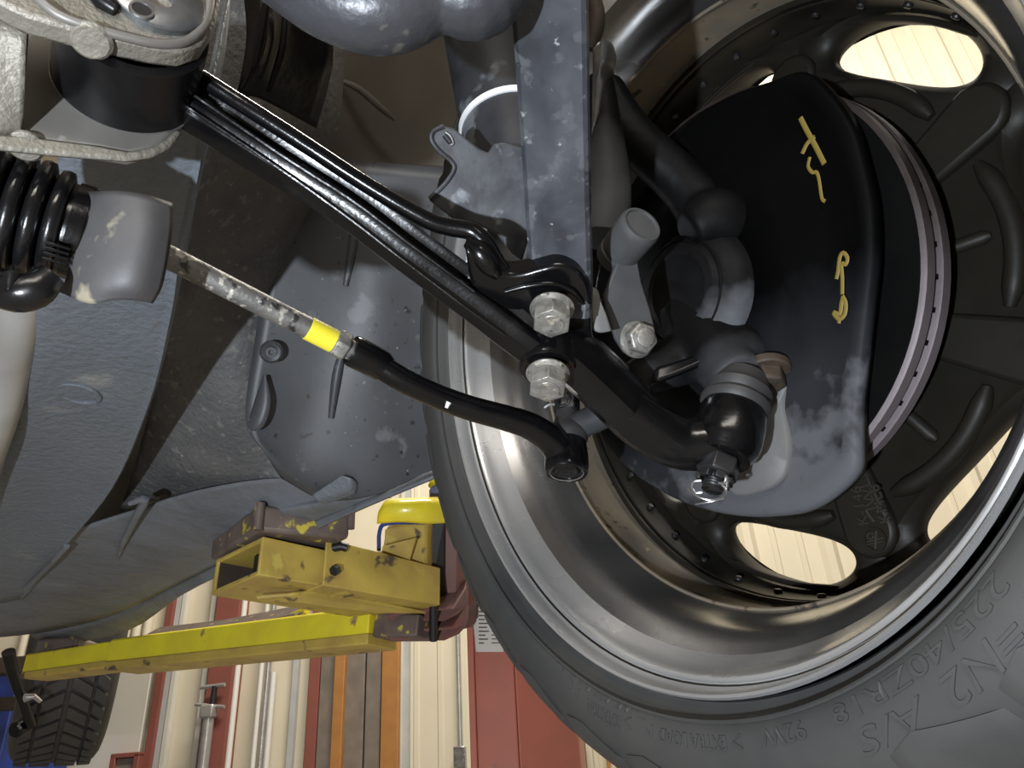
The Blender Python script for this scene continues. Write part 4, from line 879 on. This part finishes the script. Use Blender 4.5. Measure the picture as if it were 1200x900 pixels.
body_p = [alongp(440, 425), P(470, 444, .452), P(510, 463, .46), P(550, 478, .466), P(590, 489, .472), P(620, 499, .478), P(645, 515, .484), P(660, 533, .488)]
obj('rod_end_arm', MB().tube(body_p, [.0074, .0074, .0074, .0076, .0080, .0086, .0096, .0110], 22, sm=5), 'black_gloss', ti)
tA = D((-.04, .80, -.55)).normalized(); tO = P(664, 540, .488)
obj('ball_housing', MB().lathe([(-.014, .0001), (-.013, .0125), (-.004, .0138), (.004, .0140), (.0075, .0136), (.009, .0128), (.0095, .0112), (.0078, .0104), (.0074, .0088), (.0085, .0080), (.0092, .006), (.0086, .0030), (.0092, .0001)], tO, tA, 48), 'black_gloss', ti)
obj('cap_ring', MB().lathe([(.0085 + .0006 * math.cos(t), .0107 + .0006 * math.sin(t)) for t in [i * math.pi / 3 for i in range(6)]], tO, tA, 48, closed=True), 'steel_bright', ti)
obj('grease_boot', MB().lathe([(-.012, .0120), (-.016, .0138), (-.020, .0135), (-.024, .0110), (-.028, .0085), (-.036, .007)], tO, tA, 36), 'rubber', ti)
obj('paint_dot', MB().tube([P(523, 478, .4535), P(526, 471, .4535)], [.0010, .0016], 8), 'zip_tie', ti)
obj('stamp_ring', MB().lathe([(.0002 * math.cos(t), .0022 + .0003 * math.sin(t)) for t in [i * math.pi / 2 for i in range(4)]], P(502, 462, .4525), (CAM - P(502, 462, .4525)).normalized(), 20, closed=True), 'steel_bright', ti)
obj('stud_nut', MB().hexa(tO - tA * .036, -tA, .009, .012), 'nut_black', ti, bev=.0005)
obj('cotter_pin', MB().tube([P(638, 478, .475), P(644, 474, .475), P(650, 474, .475)], .0010, 8, sm=2), 'steel_bright', ti)
obj('cotter_pin', MB().tube([P(656, 476, .475), P(664, 474, .475), P(668, 466, .475), P(664, 460, .477)], .0010, 8, sm=3), 'black_satin', ti)

# ------------------------------------------------------------------ rack boot and splash cover
rb2 = thing('steering_boot', P(40, 260, .37), 'glossy black ribbed steering boot at the left edge with a band clamp', 'boot')
z0, z1 = P(-48, 232, .352), P(104, 276, .376); bx_ = (z1 - z0).normalized(); bl = (z1 - z0).length
pf = []
for i in range(5):
    a = bl * (.02 + .155 * i); r = .034 - .0018 * i
    pf += [(a, r - .0055), (a + .0012, r - .0045), (a + .0028, r), (a + .0052, r + .0006), (a + .0076, r), (a + .0092, r - .0045)]
e = pf[-1][0]
pf += [(e + .001, .0225), (e + .010, .0225), (e + .0105, .0215), (e + .013, .0215), (e + .0132, .018)]
obj('bellows', MB().lathe(pf, z0, bx_, 56), 'boot_rubber', rb2, smooth=60)
obj('band_clamp', MB().lathe([(e + .002, .0226), (e + .002, .0236), (e + .0085, .0236), (e + .0085, .0226)], z0, bx_, 56, closed=True), 'black_gloss', rb2)
cc = P(70, 290, .35)
for k in range(4): obj('clamp_tooth', MB().box(P(68 - k * 1.5, 288 + k * 6, .3475), bx_ * .004, D((0, 1, 0)) * .0007, D((0, 0, 1)) * .002), 'black_gloss', rb2, bev=.0003)
obj('boot_collar', MB().tube([P(-20, 322, .345), P(10, 342, .342), P(40, 340, .343), P(62, 322, .347)], [.007, .0085, .0085, .006], 16, sm=4), 'boot_rubber', rb2)
obj('collar_nib', MB().lathe([(0, .004), (.004, .0032), (.008, .002), (.0085, .0001)], P(15, 322, .337), D((0, 1, -.3)), 16), 'boot_rubber', rb2)
hs = thing('splash_cover', P(140, 290, .36), 'small grey worn plastic cover over the tie rod, right of the ribbed boot', 'cover')
obj('cover_sheet', MB().patch([[P(97, 226, .366), P(126, 225, .357), P(150, 226, .355), P(176, 231, .358), P(201, 239, .366)],
    [P(92, 262, .362), P(122, 262, .352), P(148, 263, .350), P(174, 267, .352), P(200, 272, .362)],
    [P(86, 300, .358), P(114, 303, .348), P(142, 304, .346), P(168, 307, .349), P(194, 310, .359)],
    [P(80, 326, .358), P(108, 333, .348), P(136, 334, .346), P(162, 335, .349), P(188, 336, .359)],
    [P(72, 342, .362), P(106, 355, .352), P(134, 350, .350), P(156, 350, .353), P(178, 354, .362)]], 5), 'heat_shield', hs, solid=.0022)

# ------------------------------------------------------------------ dark casting at the top
bc = thing('engine_mount_casting', P(450, 10, .28), 'dark grey lumpy casting hanging at the top edge beside the flat bar', 'casting')
bm_ = MB()
bm_.tube([P(262, -95, .318), P(335, -40, .312), P(390, -4, .309), P(448, 10, .309), P(500, -12, .312), P(520, -60, .318)], [0.0177, 0.0171, 0.0175, 0.0182, 0.0171, 0.0177], 20, sm=4)
bm_.tube([P(490, -70, .318), P(530, -12, .312), P(566, -4, .312), P(600, -60, .318)], [0.0177, 0.0160, 0.0160, 0.0155], 20, sm=4)
bm_.tube([P(300, -140, .322), P(420, -75, .318), P(600, -110, .322)], [0.0276, 0.0298, 0.0276], 20, sm=3)
obj('casting_body', bm_, 'blob', bc, remesh=.0016)
